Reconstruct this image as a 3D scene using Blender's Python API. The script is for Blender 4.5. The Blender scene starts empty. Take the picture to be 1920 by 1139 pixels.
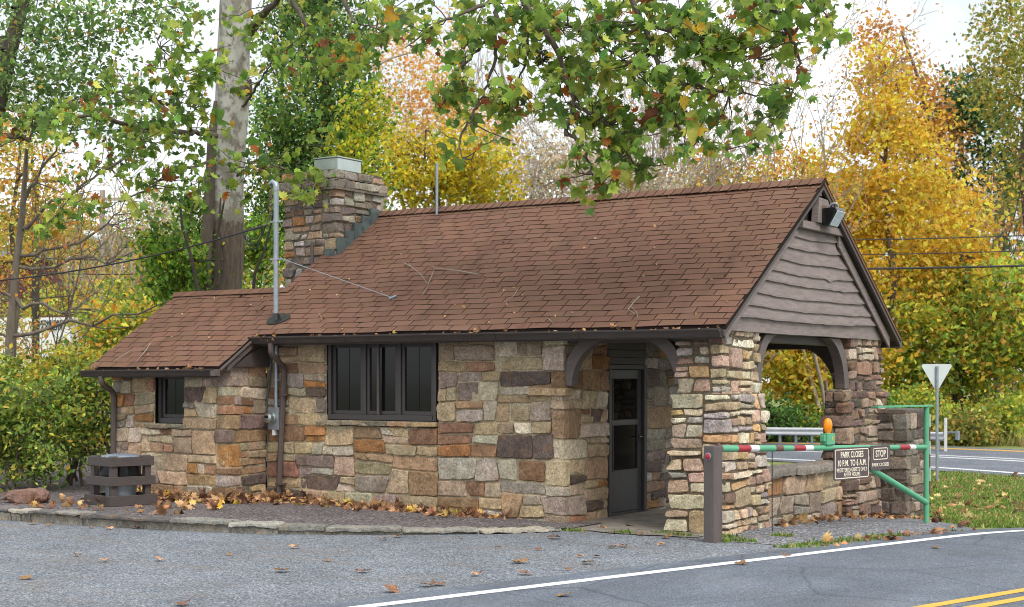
import bpy, bmesh, math, random
import numpy as np
from mathutils import Vector, Matrix

# ------------------------------------------------------------------ camera, sky, sun, exposure
SC = bpy.context.scene
COL = SC.collection
CAM_P = np.array([9.93, -16.56]); CAM_H = 1.85
RGT = np.array([.8399, .5427]); FWD = np.array([-.5427, .8399])
FPX, CX, HY = 2848., 960., 712.

cam_d = bpy.data.cameras.new('camera')
cam = bpy.data.objects.new('camera', cam_d)
COL.objects.link(cam)
cam.location = (CAM_P[0], CAM_P[1], CAM_H)
cam.rotation_euler = (math.radians(90), 0, math.atan2(-FWD[0], FWD[1]))
cam_d.sensor_width = 36.0
cam_d.lens = 36.0 * FPX / 1920.0
cam_d.shift_y = (HY - 569.5) / 1920.0
cam_d.clip_end = 2000
cam_d.dof.use_dof = True
cam_d.dof.focus_distance = 18.6
cam_d.dof.aperture_fstop = 3.4
SC.camera = cam

SUN_EL, SUN_AZ = math.radians(48), math.radians(118)     # azimuth measured from +Y towards +X
world = bpy.data.worlds.new("World")
SC.world = world
world.use_nodes = True
wn = world.node_tree.nodes; wl = world.node_tree.links
wn.clear()
wo = wn.new('ShaderNodeOutputWorld'); bg = wn.new('ShaderNodeBackground')
sky = wn.new('ShaderNodeTexSky'); sky.sky_type = 'NISHITA'; sky.sun_disc = False
sky.sun_elevation = SUN_EL; sky.sun_rotation = SUN_AZ
sky.air_density = 1.5; sky.dust_density = 4.0; sky.ozone_density = 1.0
mixn = wn.new('ShaderNodeMixRGB'); mixn.inputs[0].default_value = .86          # an even white overcast over the blue
# soft cloud structure
tc = wn.new('ShaderNodeTexCoord'); nz = wn.new('ShaderNodeTexNoise'); nz.inputs['Scale'].default_value = 4.6
nz.inputs['Detail'].default_value = 4
cr = wn.new('ShaderNodeValToRGB')
cr.color_ramp.elements[0].position = .40; cr.color_ramp.elements[0].color = (5.3, 5.55, 5.8, 1)
cr.color_ramp.elements[1].position = .65; cr.color_ramp.elements[1].color = (11.0, 11.2, 11.5, 1)
wl.new(tc.outputs['Generated'], nz.inputs['Vector']); wl.new(nz.outputs['Fac'], cr.inputs['Fac'])
wl.new(sky.outputs[0], mixn.inputs[1]); wl.new(cr.outputs[0], mixn.inputs[2])
wl.new(mixn.outputs[0], bg.inputs['Color']); bg.inputs['Strength'].default_value = .112
wl.new(bg.outputs[0], wo.inputs['Surface'])

sun_d = bpy.data.lights.new('sun', 'SUN'); sun_d.energy = 1.3; sun_d.angle = math.radians(22)
sun_d.color = (1, .965, .91)
sun = bpy.data.objects.new('sun', sun_d); COL.objects.link(sun)
sv = Vector((math.sin(SUN_AZ) * math.cos(SUN_EL), math.cos(SUN_AZ) * math.cos(SUN_EL), math.sin(SUN_EL)))
sun.rotation_euler = sv.to_track_quat('Z', 'Y').to_euler()
SC.view_settings.view_transform = 'Standard'
SC.view_settings.look = 'None'
SC.view_settings.exposure = 0.75
SC.view_settings.gamma = 1
SC.cycles.filter_width = 1.0
SC.cycles.use_adaptive_sampling = False
SC.cycles.diffuse_bounces = 7
SC.cycles.max_bounces = 14

# ------------------------------------------------------------------ helpers
def at(px, py, D):
    """a point at distance D seen at photograph pixel px, py"""
    t = (px - CX) / FPX
    p = CAM_P + D * (FWD + t * RGT)
    return np.array([p[0], p[1], CAM_H + (HY - py) / FPX * D])

def ground(y):
    t = np.clip((np.asarray(y, float) - 1.0) / 13.0, 0, 1)
    return -.75 * (3 * t * t - 2 * t ** 3)

def hit_ground(px, py, lift=0.0):
    t = (px - CX) / FPX
    d = np.array([*(FWD + t * RGT), (HY - py) / FPX])
    S_ = np.linspace(8, 75, 13400)                     # first place where the sight line meets the ground
    below = CAM_H + S_ * d[2] <= ground(CAM_P[1] + S_ * d[1]) + lift
    s = S_[int(np.argmax(below))]
    return np.array([CAM_P[0] + s * d[0], CAM_P[1] + s * d[1], CAM_H + s * d[2]])

def srgb(r, g, b):
    f = lambda c: (c / 255 / 12.92) if c <= 10 else ((c / 255 + .055) / 1.055) ** 2.4
    return (f(r), f(g), f(b))

_PERM = np.random.RandomState(7).rand(4096)
def _h(i, j, k):
    return _PERM[((i * 73856093) ^ (j * 19349663) ^ (k * 83492791)) & 4095]
def vnoise(P):
    P = np.asarray(P, float)
    I = np.floor(P).astype(np.int64); F = P - I
    F = F * F * (3 - 2 * F)
    i, j, k = I[..., 0], I[..., 1], I[..., 2]; x, y, z = F[..., 0], F[..., 1], F[..., 2]
    c = lambda a, b, e: _h(i + a, j + b, k + e)
    a0 = (c(0,0,0) * (1-x) + c(1,0,0) * x) * (1-y) + (c(0,1,0) * (1-x) + c(1,1,0) * x) * y
    a1 = (c(0,0,1) * (1-x) + c(1,0,1) * x) * (1-y) + (c(0,1,1) * (1-x) + c(1,1,1) * x) * y
    return (a0 * (1-z) + a1 * z) * 2 - 1
def fbm(P, o=3):
    s = 0; a = 1; P = np.asarray(P, float)
    for i in range(o):
        s = s + a * vnoise(P * 2 ** i + 17.3 * i); a *= .5
    return s / 1.75

def origin_of(o):
    v = np.zeros(3)
    while o is not None:
        v = v + np.array(o.location); o = o.parent
    return v

def tag(o, label=None, cat=None, group=None, kind=None):
    if label: o['label'] = label
    if cat: o['category'] = cat
    if group: o['group'] = group
    if kind: o['kind'] = kind
    return o

def thing(name, label, cat, loc=(0, 0, 0), group=None):
    o = bpy.data.objects.new(name, None); o.empty_display_size = .2
    COL.objects.link(o); o.location = tuple(float(v) for v in loc)
    return tag(o, label, cat, group)

def link(name, me, mat, parent=None):
    o = bpy.data.objects.new(name, me); COL.objects.link(o)
    if mat is not None and not me.materials: me.materials.append(mat)
    if parent is not None: o.parent = parent
    return o

def mesh_from(name, V, F, cols=None, smooth=False):
    """V (n,3) array; F (m,k) array or list of lists; cols (n,3) point colours"""
    me = bpy.data.meshes.new(name)
    V = np.asarray(V, np.float32)
    if isinstance(F, np.ndarray):
        m, k = F.shape
        me.vertices.add(len(V)); me.vertices.foreach_set('co', V.ravel())
        me.loops.add(m * k); me.loops.foreach_set('vertex_index', F.astype(np.int32).ravel())
        me.polygons.add(m); me.polygons.foreach_set('loop_start', np.arange(0, m * k, k, dtype=np.int32))
        me.polygons.foreach_set('loop_total', np.full(m, k, np.int32))
        me.update(calc_edges=True)
    else:
        me.from_pydata([tuple(v) for v in V.tolist()], [], F)
    if cols is not None:
        a = me.attributes.new('Col', 'FLOAT_COLOR', 'POINT')
        c4 = np.ones((len(V), 4), np.float32); c4[:, :3] = cols
        a.data.foreach_set('color', c4.ravel())
    if smooth:
        me.polygons.foreach_set('use_smooth', np.ones(len(me.polygons), bool))
    return me

class MB:
    """collects shapes in world space, builds ONE mesh object"""
    def __init__(s): s.v = []; s.f = []; s.c = []; s.n = 0
    def add(s, V, F, col=(1, 1, 1)):
        V = np.asarray(V, float).reshape(-1, 3)
        s.v.append(V)
        s.f += [[int(i) + s.n for i in f] for f in F]
        c = np.asarray(col, float)
        s.c.append(np.tile(c, (len(V), 1)) if c.ndim == 1 else c)
        s.n += len(V); return s
    def box(s, x0, x1, y0, y1, z0, z1, col=(1, 1, 1)):
        V = [(x0,y0,z0),(x1,y0,z0),(x1,y1,z0),(x0,y1,z0),(x0,y0,z1),(x1,y0,z1),(x1,y1,z1),(x0,y1,z1)]
        return s.add(V, [(0,3,2,1),(4,5,6,7),(0,1,5,4),(1,2,6,5),(2,3,7,6),(3,0,4,7)], col)
    def obox(s, c, ex, ey, ez, hx, hy, hz, col=(1, 1, 1)):
        c, ex, ey, ez = (np.asarray(a, float) for a in (c, ex, ey, ez))
        V = [c + a * hx * ex + b * hy * ey + d * hz * ez for d in (-1, 1) for a, b in ((-1,-1),(1,-1),(1,1),(-1,1))]
        return s.add(V, [(0,3,2,1),(4,5,6,7),(0,1,5,4),(1,2,6,5),(2,3,7,6),(3,0,4,7)], col)
    def prism(s, pts, d, col=(1, 1, 1)):
        pts = np.asarray(pts, float); d = np.asarray(d, float); n = len(pts)
        V = np.vstack([pts, pts + d])
        F = [list(range(n))[::-1], list(range(n, 2 * n))] + [(i, (i+1) % n, n + (i+1) % n, n + i) for i in range(n)]
        return s.add(V, F, col)
    def tube(s, P, r, n=10, col=(1, 1, 1), cap=True, squash=None):
        P = np.asarray(P, float); m = len(P)
        r = np.full(m, r, float) if np.isscalar(r) else np.asarray(r, float)
        V, _ = tube_arr(P, r, n)
        F = []
        for i in range(m - 1):
            for j in range(n):
                F.append((i*n+j, i*n+(j+1) % n, (i+1)*n+(j+1) % n, (i+1)*n+j))
        if cap: F += [list(range(n))[::-1], list(range((m-1)*n, m*n))]
        return s.add(V, F, col)
    def lathe(s, c, prof, n=20, axis=(0, 0, 1), col=(1, 1, 1)):
        c = np.asarray(c, float); a = np.asarray(axis, float); a = a / np.linalg.norm(a)
        e1 = np.cross(a, (0, 0, 1) if abs(a[2]) < .9 else (1, 0, 0)); e1 /= np.linalg.norm(e1); e2 = np.cross(a, e1)
        V = []; F = []
        for r, z in prof:
            for j in range(n):
                t = 2 * math.pi * j / n
                V.append(c + a * z + r * (math.cos(t) * e1 + math.sin(t) * e2))
        m = len(prof)
        for i in range(m - 1):
            for j in range(n):
                F.append((i*n+j, i*n+(j+1) % n, (i+1)*n+(j+1) % n, (i+1)*n+j))
        F += [list(range(n))[::-1], list(range((m-1)*n, m*n))]
        return s.add(V, F, col)
    def build(s, name, mat, parent=None, smooth=False, bev=0, cols=False, auto=None):
        V = np.vstack(s.v); C = np.vstack(s.c)
        if parent is not None: V = V - origin_of(parent)
        me = mesh_from(name, V, s.f, C if cols else None, smooth)
        bm = bmesh.new(); bm.from_mesh(me); bmesh.ops.recalc_face_normals(bm, faces=bm.faces); bm.to_mesh(me); bm.free()
        o = link(name, me, mat, parent)
        if auto is not None:
            me.polygons.foreach_set('use_smooth', np.ones(len(me.polygons), bool))
            me.set_sharp_from_angle(angle=math.radians(auto))
        if bev:
            b = o.modifiers.new('bevel', 'BEVEL'); b.width = bev; b.segments = 2; b.limit_method = 'ANGLE'
        return o

def tube_arr(P, r, n):
    P = np.asarray(P, float); m = len(P)
    T = np.gradient(P, axis=0); T /= np.linalg.norm(T, axis=1)[:, None] + 1e-9
    up = np.array([0, 0, 1.]) if abs(T[0][2]) < .9 else np.array([1., 0, 0])
    V = np.zeros((m, n, 3)); e = np.cross(T[0], up); e /= np.linalg.norm(e)
    ang = np.arange(n) * 2 * math.pi / n
    for i in range(m):
        e = e - T[i] * np.dot(e, T[i]); e /= np.linalg.norm(e) + 1e-9
        b = np.cross(T[i], e)
        V[i] = P[i] + r[i] * (np.cos(ang)[:, None] * e + np.sin(ang)[:, None] * b)
    return V.reshape(-1, 3), (m, n)

class TB:
    """many tubes into one mesh, fast"""
    def __init__(s): s.v = []; s.f = []; s.n = 0
    def tube(s, P, r, n=5):
        P = np.asarray(P, float)
        r = np.full(len(P), r, float) if np.isscalar(r) else np.asarray(r, float)
        V, (m, n) = tube_arr(P, r, n)
        i = np.arange(m - 1)[:, None] * n; j = np.arange(n)[None, :]; k = (j + 1) % n
        F = np.stack([i + j, i + k, i + n + k, i + n + j], -1).reshape(-1, 4) + s.n
        s.v.append(V); s.f.append(F); s.n += len(V)
    def build(s, name, mat, parent=None):
        V = np.vstack(s.v)
        if parent is not None: V = V - origin_of(parent)
        return link(name, mesh_from(name, V, np.vstack(s.f), None, True), mat, parent)

# ------------------------------------------------------------------ materials
def nodes(name):
    m = bpy.data.materials.new(name); m.use_nodes = True
    nt = m.node_tree; b = nt.nodes['Principled BSDF']
    return m, nt, b
def N(nt, t, **k):
    n = nt.nodes.new(t)
    for a, v in k.items():
        if a in n.inputs: n.inputs[a].default_value = v
        else: setattr(n, a, v)
    return n
def coords(nt, kind='Object', scale=None):
    t = N(nt, 'ShaderNodeTexCoord')
    if scale is None: return t.outputs[kind]
    mp = N(nt, 'ShaderNodeMapping'); mp.inputs['Scale'].default_value = scale
    nt.links.new(t.outputs[kind], mp.inputs['Vector']); return mp.outputs[0]
def noise(nt, vec, scale, detail=4, rough=.55):
    n = N(nt, 'ShaderNodeTexNoise'); n.inputs['Scale'].default_value = scale
    n.inputs['Detail'].default_value = detail; n.inputs['Roughness'].default_value = rough
    nt.links.new(vec, n.inputs['Vector']); return n.outputs['Fac']
def ramp(nt, fac, stops):
    r = N(nt, 'ShaderNodeValToRGB'); e = r.color_ramp.elements
    while len(e) < len(stops): e.new(.5)
    for k, (p, c) in enumerate(stops):
        e[k].position = p; e[k].color = (*c, 1) if len(c) == 3 else c
    nt.links.new(fac, r.inputs['Fac']); return r.outputs['Color']
def mix(nt, fac, a, b, mode='MIX'):
    m = N(nt, 'ShaderNodeMixRGB', blend_type=mode)
    for i, x in enumerate((fac, a, b)):
        if hasattr(x, 'links') or isinstance(x, bpy.types.NodeSocket): nt.links.new(x, m.inputs[i])
        else: m.inputs[i].default_value = x if i == 0 else ((*x, 1) if len(x) == 3 else x)
    return m.outputs[0]
def bump(nt, b, h, strength=.3, dist=.02, prev=None):
    n = N(nt, 'ShaderNodeBump'); n.inputs['Strength'].default_value = strength; n.inputs['Distance'].default_value = dist
    nt.links.new(h, n.inputs['Height'])
    if prev is not None: nt.links.new(prev, n.inputs['Normal'])
    nt.links.new(n.outputs[0], b.inputs['Normal']); return n.outputs[0]
G = lambda v: (v, v, v)

def m_paint(name, col, rough=.55, var=.25, scale=14, stretch=(1, 1, 1), metal=0, bmp=.12, dirt=.0):
    m, nt, b = nodes(name)
    v = coords(nt, 'Object', stretch)
    f = noise(nt, v, scale, 6, .65)
    if not metal: col = tuple(c * .86 for c in col)
    lo = tuple(c * (1 - var) for c in col); hi = tuple(min(1, c * (1 + var)) for c in col)
    c = ramp(nt, f, [(.3, lo), (.7, hi)])
    if dirt:
        f2 = noise(nt, v, scale * .25, 5, .7)
        c = mix(nt, ramp(nt, f2, [(.5, G(0)), (.75, G(dirt))]), c, tuple(x * .35 for x in col))
    nt.links.new(c, b.inputs['Base Color'])
    b.inputs['Roughness'].default_value = rough; b.inputs['Metallic'].default_value = metal
    bump(nt, b, noise(nt, v, scale * 5, 4, .6), bmp, .01)
    return m

def m_chipped(name, col):
    m, nt, b = nodes(name); v = coords(nt)
    c = ramp(nt, noise(nt, v, 6, 5, .65), [(.3, tuple(x * .82 for x in col)), (.7, col)])
    chip = noise(nt, v, 26, 6, .75)
    f = ramp(nt, chip, [(.63, G(0)), (.68, G(.9))])
    c = mix(nt, f, c, srgb(104, 70, 52))
    nt.links.new(c, b.inputs['Base Color']); b.inputs['Roughness'].default_value = .5
    bump(nt, b, chip, .2, .006); return m

def m_attr(name, rough=.85, var=.35, bumps=((60, .8, .008), (18, .6, .025))):
    """stone: own colour per stone with mineral grain, rust and lichen blotches"""
    m, nt, b = nodes(name)
    v = coords(nt)
    a = N(nt, 'ShaderNodeAttribute', attribute_name='Col').outputs['Color']
    g = noise(nt, v, 55, 5, .7)
    c = mix(nt, 1.0, a, ramp(nt, g, [(.28, G(.36)), (.5, G(.86)), (.72, G(1.3))]), 'MULTIPLY')
    g2 = noise(nt, v, 24, 4, .7)
    c = mix(nt, 1.0, c, ramp(nt, g2, [(.3, G(.68)), (.7, G(1.3))]), 'MULTIPLY')
    st = noise(nt, v, 7, 5, .65)
    c = mix(nt, 1.0, c, ramp(nt, st, [(.3, G(.7)), (.7, G(1.22))]), 'MULTIPLY')
    ru = noise(nt, coords(nt, 'Object', (1, 1, 1.8)), 4.3, 5, .7)
    c = mix(nt, ramp(nt, ru, [(.55, G(0)), (.72, G(.45))]), c, srgb(168, 122, 74))
    dk = noise(nt, v, 9.5, 6, .75)
    c = mix(nt, ramp(nt, dk, [(.60, G(0)), (.72, G(.6))]), c, srgb(58, 50, 48))
    li = noise(nt, v, 21, 4, .7)
    c = mix(nt, ramp(nt, li, [(.63, G(0)), (.75, G(.5))]), c, srgb(190, 184, 168))
    nt.links.new(c, b.inputs['Base Color']); b.inputs['Roughness'].default_value = rough
    b.inputs['Specular IOR Level'].default_value = .25
    p = None
    for sc, st_, d in bumps:
        p = bump(nt, b, noise(nt, v, sc, 6, .65), st_, d, p)
    return m

def m_leaf(name, trans=.4, rough=.55, var=.25):
    m, nt, b = nodes(name)
    a = N(nt, 'ShaderNodeAttribute', attribute_name='Col').outputs['Color']
    c = mix(nt, 1.0, a, ramp(nt, noise(nt, coords(nt), 9, 3), [(.3, G(1 - var)), (.7, G(1 + var))]), 'MULTIPLY')
    nt.links.new(c, b.inputs['Base Color']); b.inputs['Roughness'].default_value = rough
    b.inputs['Specular IOR Level'].default_value = .3
    t = N(nt, 'ShaderNodeBsdfTranslucent'); nt.links.new(c, t.inputs['Color'])
    x = N(nt, 'ShaderNodeMixShader'); x.inputs[0].default_value = trans
    nt.links.new(b.outputs[0], x.inputs[1]); nt.links.new(t.outputs[0], x.inputs[2])
    nt.links.new(x.outputs[0], nt.nodes['Material Output'].inputs['Surface'])
    return m

def m_bark(name, c1, c2, scale=6, stretch=(1, 1, .25), bmp=.7):
    m, nt, b = nodes(name); v = coords(nt, 'Object', stretch)
    f = noise(nt, v, scale, 7, .7)
    nt.links.new(ramp(nt, f, [(.3, c1), (.7, c2)]), b.inputs['Base Color']); b.inputs['Roughness'].default_value = .9
    bump(nt, b, noise(nt, v, scale * 3, 6, .7), bmp, .03); return m

def m_glass(name, col=(.012, .013, .014), rough=.06, spec=.5):
    m, nt, b = nodes(name); b.inputs['Base Color'].default_value = (*col, 1)
    b.inputs['Roughness'].default_value = rough; b.inputs['Specular IOR Level'].default_value = spec
    f = noise(nt, coords(nt), 3, 3); bump(nt, b, f, .02, .02); return m

def m_plain(name, col, rough=.5, metal=0., spec=.5):
    m, nt, b = nodes(name)
    nt.links.new(ramp(nt, noise(nt, coords(nt), 22, 4), [(.3, tuple(c * .85 for c in col)), (.7, tuple(min(1, c * 1.1) for c in col))]), b.inputs['Base Color'])
    b.inputs['Roughness'].default_value = rough; b.inputs['Metallic'].default_value = metal
    b.inputs['Specular IOR Level'].default_value = spec; return m

M = {}
M['stone'] = m_attr('rubble_stone')
M['timber'] = m_paint('brown_painted_timber', srgb(102, 91, 87), .6, .22, 9, (1, 1, 6), bmp=.35, dirt=.4)
M['timber_dark'] = m_paint('dark_painted_timber', srgb(80, 71, 68), .6, .2, 9, (1, 1, 5), bmp=.3)
M['siding'] = m_paint('weathered_siding', srgb(140, 127, 122), .75, .28, 5, (1, 1, 7), bmp=.6, dirt=.4)
M['frame'] = m_paint('window_frame_paint', srgb(68, 62, 61), .5, .15, 20, bmp=.1)
M['door'] = m_paint('storm_door_paint', srgb(72, 70, 72), .4, .12, 6, bmp=.05)
M['gutter'] = m_paint('dark_brown_gutter', srgb(66, 58, 54), .42, .3, 6, (1, 4, 4), bmp=.1, dirt=.3)
M['pipe'] = m_paint('brown_downspout', srgb(92, 80, 76), .5, .18, 8, bmp=.08, dirt=.3)
M['glass'] = m_glass('dark_window_glass', (.008, .008, .009), .10, .3)
M['door_glass'] = m_glass('door_glass', (.006, .007, .007), .02, .9)
M['galv'] = m_paint('galvanised_steel', srgb(150, 158, 166), .45, .15, 12, metal=.6, bmp=.06)
M['rail'] = m_paint('pale_galvanised_rail', srgb(206, 210, 214), .5, .1, 4, bmp=.05)
M['zinc'] = m_paint('bright_sheet_metal', srgb(176, 184, 180), .32, .15, 3, metal=.9, bmp=.12)
M['copper'] = m_paint('weathered_flashing', srgb(84, 96, 94), .6, .4, 9, bmp=.1, dirt=.5)
M['green'] = m_chipped('green_gate_paint', srgb(92, 168, 130))
M['red'] = m_plain('red_reflective', srgb(158, 40, 50), .4)
M['white'] = m_plain('white_reflective', srgb(222, 222, 220), .45)
M['rust'] = m_paint('rusty_steel', srgb(112, 84, 72), .8, .4, 20, bmp=.3)
M['post'] = m_paint('brown_gate_post', srgb(98, 88, 86), .6, .25, 7, (1, 1, .2), bmp=.4, dirt=.4)
M['sign'] = m_plain('brown_sign_face', srgb(82, 70, 72), .45)
M['cream'] = m_plain('cream_lettering', srgb(236, 226, 206), .5)
M['amber'] = m_plain('amber_lens', srgb(236, 140, 14), .12)
M['black'] = m_plain('black_plastic', (.012, .012, .012), .25)
M['bag'] = m_plain('black_bag', (.010, .010, .011), .3, 0, .3)
M['lens'] = m_plain('floodlight_glass', srgb(178, 190, 196), .12)
M['leaf'] = m_leaf('green_leaf', .48); M['leaf_far'] = m_leaf('far_leaf', .5, .7, .25)
M['dry'] = m_leaf('dry_leaf', .12, .75, .35)
M['bark'] = m_bark('grey_brown_bark', srgb(62, 54, 46), srgb(112, 100, 88))
M['bark_mid'] = m_bark('grey_young_bark', srgb(92, 84, 74), srgb(140, 128, 114))
M['bark_dark'] = m_bark('dark_bark', srgb(40, 36, 32), srgb(78, 70, 60))
M['twig'] = m_bark('pale_twig_bark', srgb(126, 114, 100), srgb(178, 166, 150))
M['cable'] = m_plain('black_cable', (.02, .02, .022), .5)
# ------------------------------------------------------------------ the ground, roads and markings
def m_gravel(name, base, light, dark, cell, bmp, tan=.35, cracks=False):
    m, nt, b = nodes(name); v = coords(nt)
    vo = N(nt, 'ShaderNodeTexVoronoi'); vo.inputs['Scale'].default_value = cell; nt.links.new(v, vo.inputs['Vector'])
    sep = N(nt, 'ShaderNodeSeparateColor'); nt.links.new(vo.outputs['Color'], sep.inputs[0])
    c = ramp(nt, sep.outputs[0], [(.05, dark), (.35, base), (.75, base), (.97, light)])
    big = noise(nt, v, .9, 6, .65)
    c = mix(nt, 1, c, ramp(nt, big, [(.3, G(.8)), (.7, G(1.18))]), 'MULTIPLY')
    dirt = noise(nt, coords(nt, 'Object', (.35, .9, 1)), 1.6, 7, .7)
    c = mix(nt, ramp(nt, dirt, [(.5, G(0)), (.68, G(tan))]), c, srgb(140, 128, 112))
    fine = noise(nt, v, 160, 3, .7)
    c = mix(nt, 1, c, ramp(nt, fine, [(.3, G(.56)), (.7, G(1.06))]), 'MULTIPLY')
    if cracks:                                            # sealed cracks, tyre-polished lanes and oil drips
        wv = N(nt, 'ShaderNodeTexVoronoi', feature='DISTANCE_TO_EDGE'); wv.inputs['Scale'].default_value = .55
        nzv = N(nt, 'ShaderNodeTexNoise'); nzv.inputs['Scale'].default_value = 2.5; nzv.inputs['Detail'].default_value = 5; nt.links.new(v, nzv.inputs['Vector'])
        wd = mix(nt, .12, v, nzv.outputs['Color']); nt.links.new(wd, wv.inputs['Vector'])
        c = mix(nt, ramp(nt, wv.outputs['Distance'], [(.0, G(.55)), (.012, G(0))]), c, srgb(70, 74, 80))
        ln = noise(nt, coords(nt, 'Object', (1.1, .10, 1)), 1.3, 4, .6)
        c = mix(nt, 1, c, ramp(nt, ln, [(.35, G(.86)), (.65, G(1.1))]), 'MULTIPLY')
    nt.links.new(c, b.inputs['Base Color']); b.inputs['Roughness'].default_value = .9
    b.inputs['Specular IOR Level'].default_value = .2
    p = bump(nt, b, vo.outputs['Distance'], bmp, .02); bump(nt, b, fine, .5, .01, p)
    return m
M['gravel'] = m_gravel('packed_grey_gravel', srgb(137, 143, 151), srgb(194, 198, 204), srgb(78, 83, 90), 70, .6, .5)
M['asphalt'] = m_gravel('worn_asphalt', srgb(119, 127, 138), srgb(152, 160, 171), srgb(90, 97, 106), 95, .45, .18, True)
M['coarse'] = m_gravel('loose_grey_stone', srgb(138, 140, 146), srgb(206, 206, 208), srgb(78, 78, 82), 42, .8, .3)
M['mulch'] = m_gravel('purple_grey_mulch', srgb(122, 114, 114), srgb(174, 166, 166), srgb(72, 66, 66), 40, 1.0, .2)
M['farroad'] = m_gravel('grey_highway_asphalt', srgb(120, 126, 136), srgb(150, 156, 164), srgb(96, 100, 108), 30, .3, .05)

def m_line(name, col):
    m, nt, b = nodes(name); v = coords(nt)
    w = noise(nt, v, 34, 6, .75); w2 = noise(nt, v, 120, 3, .7)
    c = mix(nt, ramp(nt, w, [(.55, G(0)), (.70, G(.8))]), col, srgb(132, 137, 144))
    c = mix(nt, 1, c, ramp(nt, w2, [(.3, G(.85)), (.7, G(1.08))]), 'MULTIPLY')
    nt.links.new(c, b.inputs['Base Color']); b.inputs['Roughness'].default_value = .7
    return m
M['line'] = m_line('white_road_paint', srgb(226, 228, 230)); M['yline'] = m_line('yellow_road_paint', srgb(222, 168, 52))

def m_ground():
    m, nt, b = nodes('rough_grass_ground'); v = coords(nt)
    f = noise(nt, v, .35, 6, .7); f2 = noise(nt, v, 9, 6, .75)
    c = ramp(nt, f2, [(.25, srgb(84, 94, 48)), (.5, srgb(118, 132, 66)), (.75, srgb(156, 158, 96))])
    c = mix(nt, ramp(nt, f, [(.45, G(0)), (.62, G(.6))]), c, srgb(112, 96, 66))
    nt.links.new(c, b.inputs['Base Color']); b.inputs['Roughness'].default_value = .95
    bump(nt, b, f2, .6, .05); return m
M['ground'] = m_ground()

def sheet(name, rows, lift, mat, kind='structure', jitter=0):
    """rows: list of (y-ordered) polylines with the same number of points, draped on the ground"""
    R = np.array(rows, float); a, b, _ = R.shape
    V = np.zeros((a * b, 3)); V[:, :2] = R.reshape(-1, 2); V[:, 2] = ground(V[:, 1]) + lift
    i = np.arange(a - 1)[:, None] * b; j = np.arange(b - 1)[None, :]
    F = np.stack([i + j, i + j + 1, i + b + j + 1, i + b + j], -1).reshape(-1, 4)
    o = link(name, mesh_from(name, V, F), mat); o['kind'] = kind; return o

ys = np.concatenate([np.arange(-400, -40, 20), np.arange(-40, 0, 2), np.arange(0, 14.5, .5), np.arange(15, 60, 5), np.arange(60, 700, 40)])
sheet('ground', [[(x, y) for x in (-600, -30, 30, 600)] for y in ys], 0, M['ground'])

RL0 = np.array([2.29, -6.81]); RD = np.array([.2792, .9602]); RN = np.array([.9602, -.2792])
def road_pt(s, off): return RL0 + RD * s + RN * off
_rng = np.random.RandomState(3)
def wob(s, k=1.): return k * float(fbm(np.array([[s * .8, 3.1, 7.7]]))[0])
ss = np.arange(-60, 34, .5)
sheet('road', [[road_pt(s, o) + RN * (wob(s, .10) + wob(s * 4, .05) if o < 0 else 0) for o in (-.42, .5, 2, 4, 8, 13)] for s in ss], .012, M['asphalt'])
sheet('road_edge_line', [[road_pt(s, o) for o in (-.074, .074)] for s in ss], .016, M['line'])
for off in (2.97, 3.24):
    sheet('road_center_line', [[road_pt(s, o) for o in (off - .06, off + .06)] for s in ss], .016, M['yline'])

# packed gravel in front of the building, running under its porch side
gy = np.arange(-40, 5.6, .35)
def gx1(y):
    s = (y - RL0[1]) / RD[1]; x = RL0[0] + RD[0] * s - .25
    if y > 2.0: x = min(x, 2.75 + (5.6 - y) * .58)
    return x
sheet('gravel_lot', [[(x, y) for x in np.linspace(-45, gx1(y) + wob(y * 3, .12), 8)] for y in gy], .006, M['gravel'])
# loose stone along the low porch wall
sheet('gravel_strip', [[(2.0 + (x if x == 0 else x * (gx1(y) - 2.0 + wob(y * 2, .12) - .28)), y) for x in (0, .5, 1)] for y in np.arange(-.75, 5.5, .25)], .010, M['coarse'])
# packed earth between gravel and road
# concrete porch floor with a ragged front edge
m, nt, b = nodes('porch_concrete'); v = coords(nt)
c = ramp(nt, noise(nt, v, 4, 7, .7), [(.3, srgb(96, 90, 82)), (.7, srgb(150, 142, 130))]); nt.links.new(c, b.inputs['Base Color']); b.inputs['Roughness'].default_value = .9
bump(nt, b, noise(nt, v, 40, 5, .7), .4, .01); M['concrete'] = m
rows = []
for k, x in enumerate(np.linspace(-.02, 2.15, 24)):
    y0 = -.62 + wob(x * 5 + 40, .14)
    rows.append([(x, y) for y in (y0, 0, 1.5, 3.5, 5.6)])
R = np.array(rows); V = np.zeros((24 * 5, 3)); V[:, :2] = R.reshape(-1, 2); V[:, 2] = .018
i = np.arange(23)[:, None] * 5; j = np.arange(4)[None, :]
o = link('porch_floor', mesh_from('porch_floor', V, np.stack([i + j, i + j + 5, i + j + 6, i + j + 1], -1).reshape(-1, 4)), M['concrete']); o['kind'] = 'structure'

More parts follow.
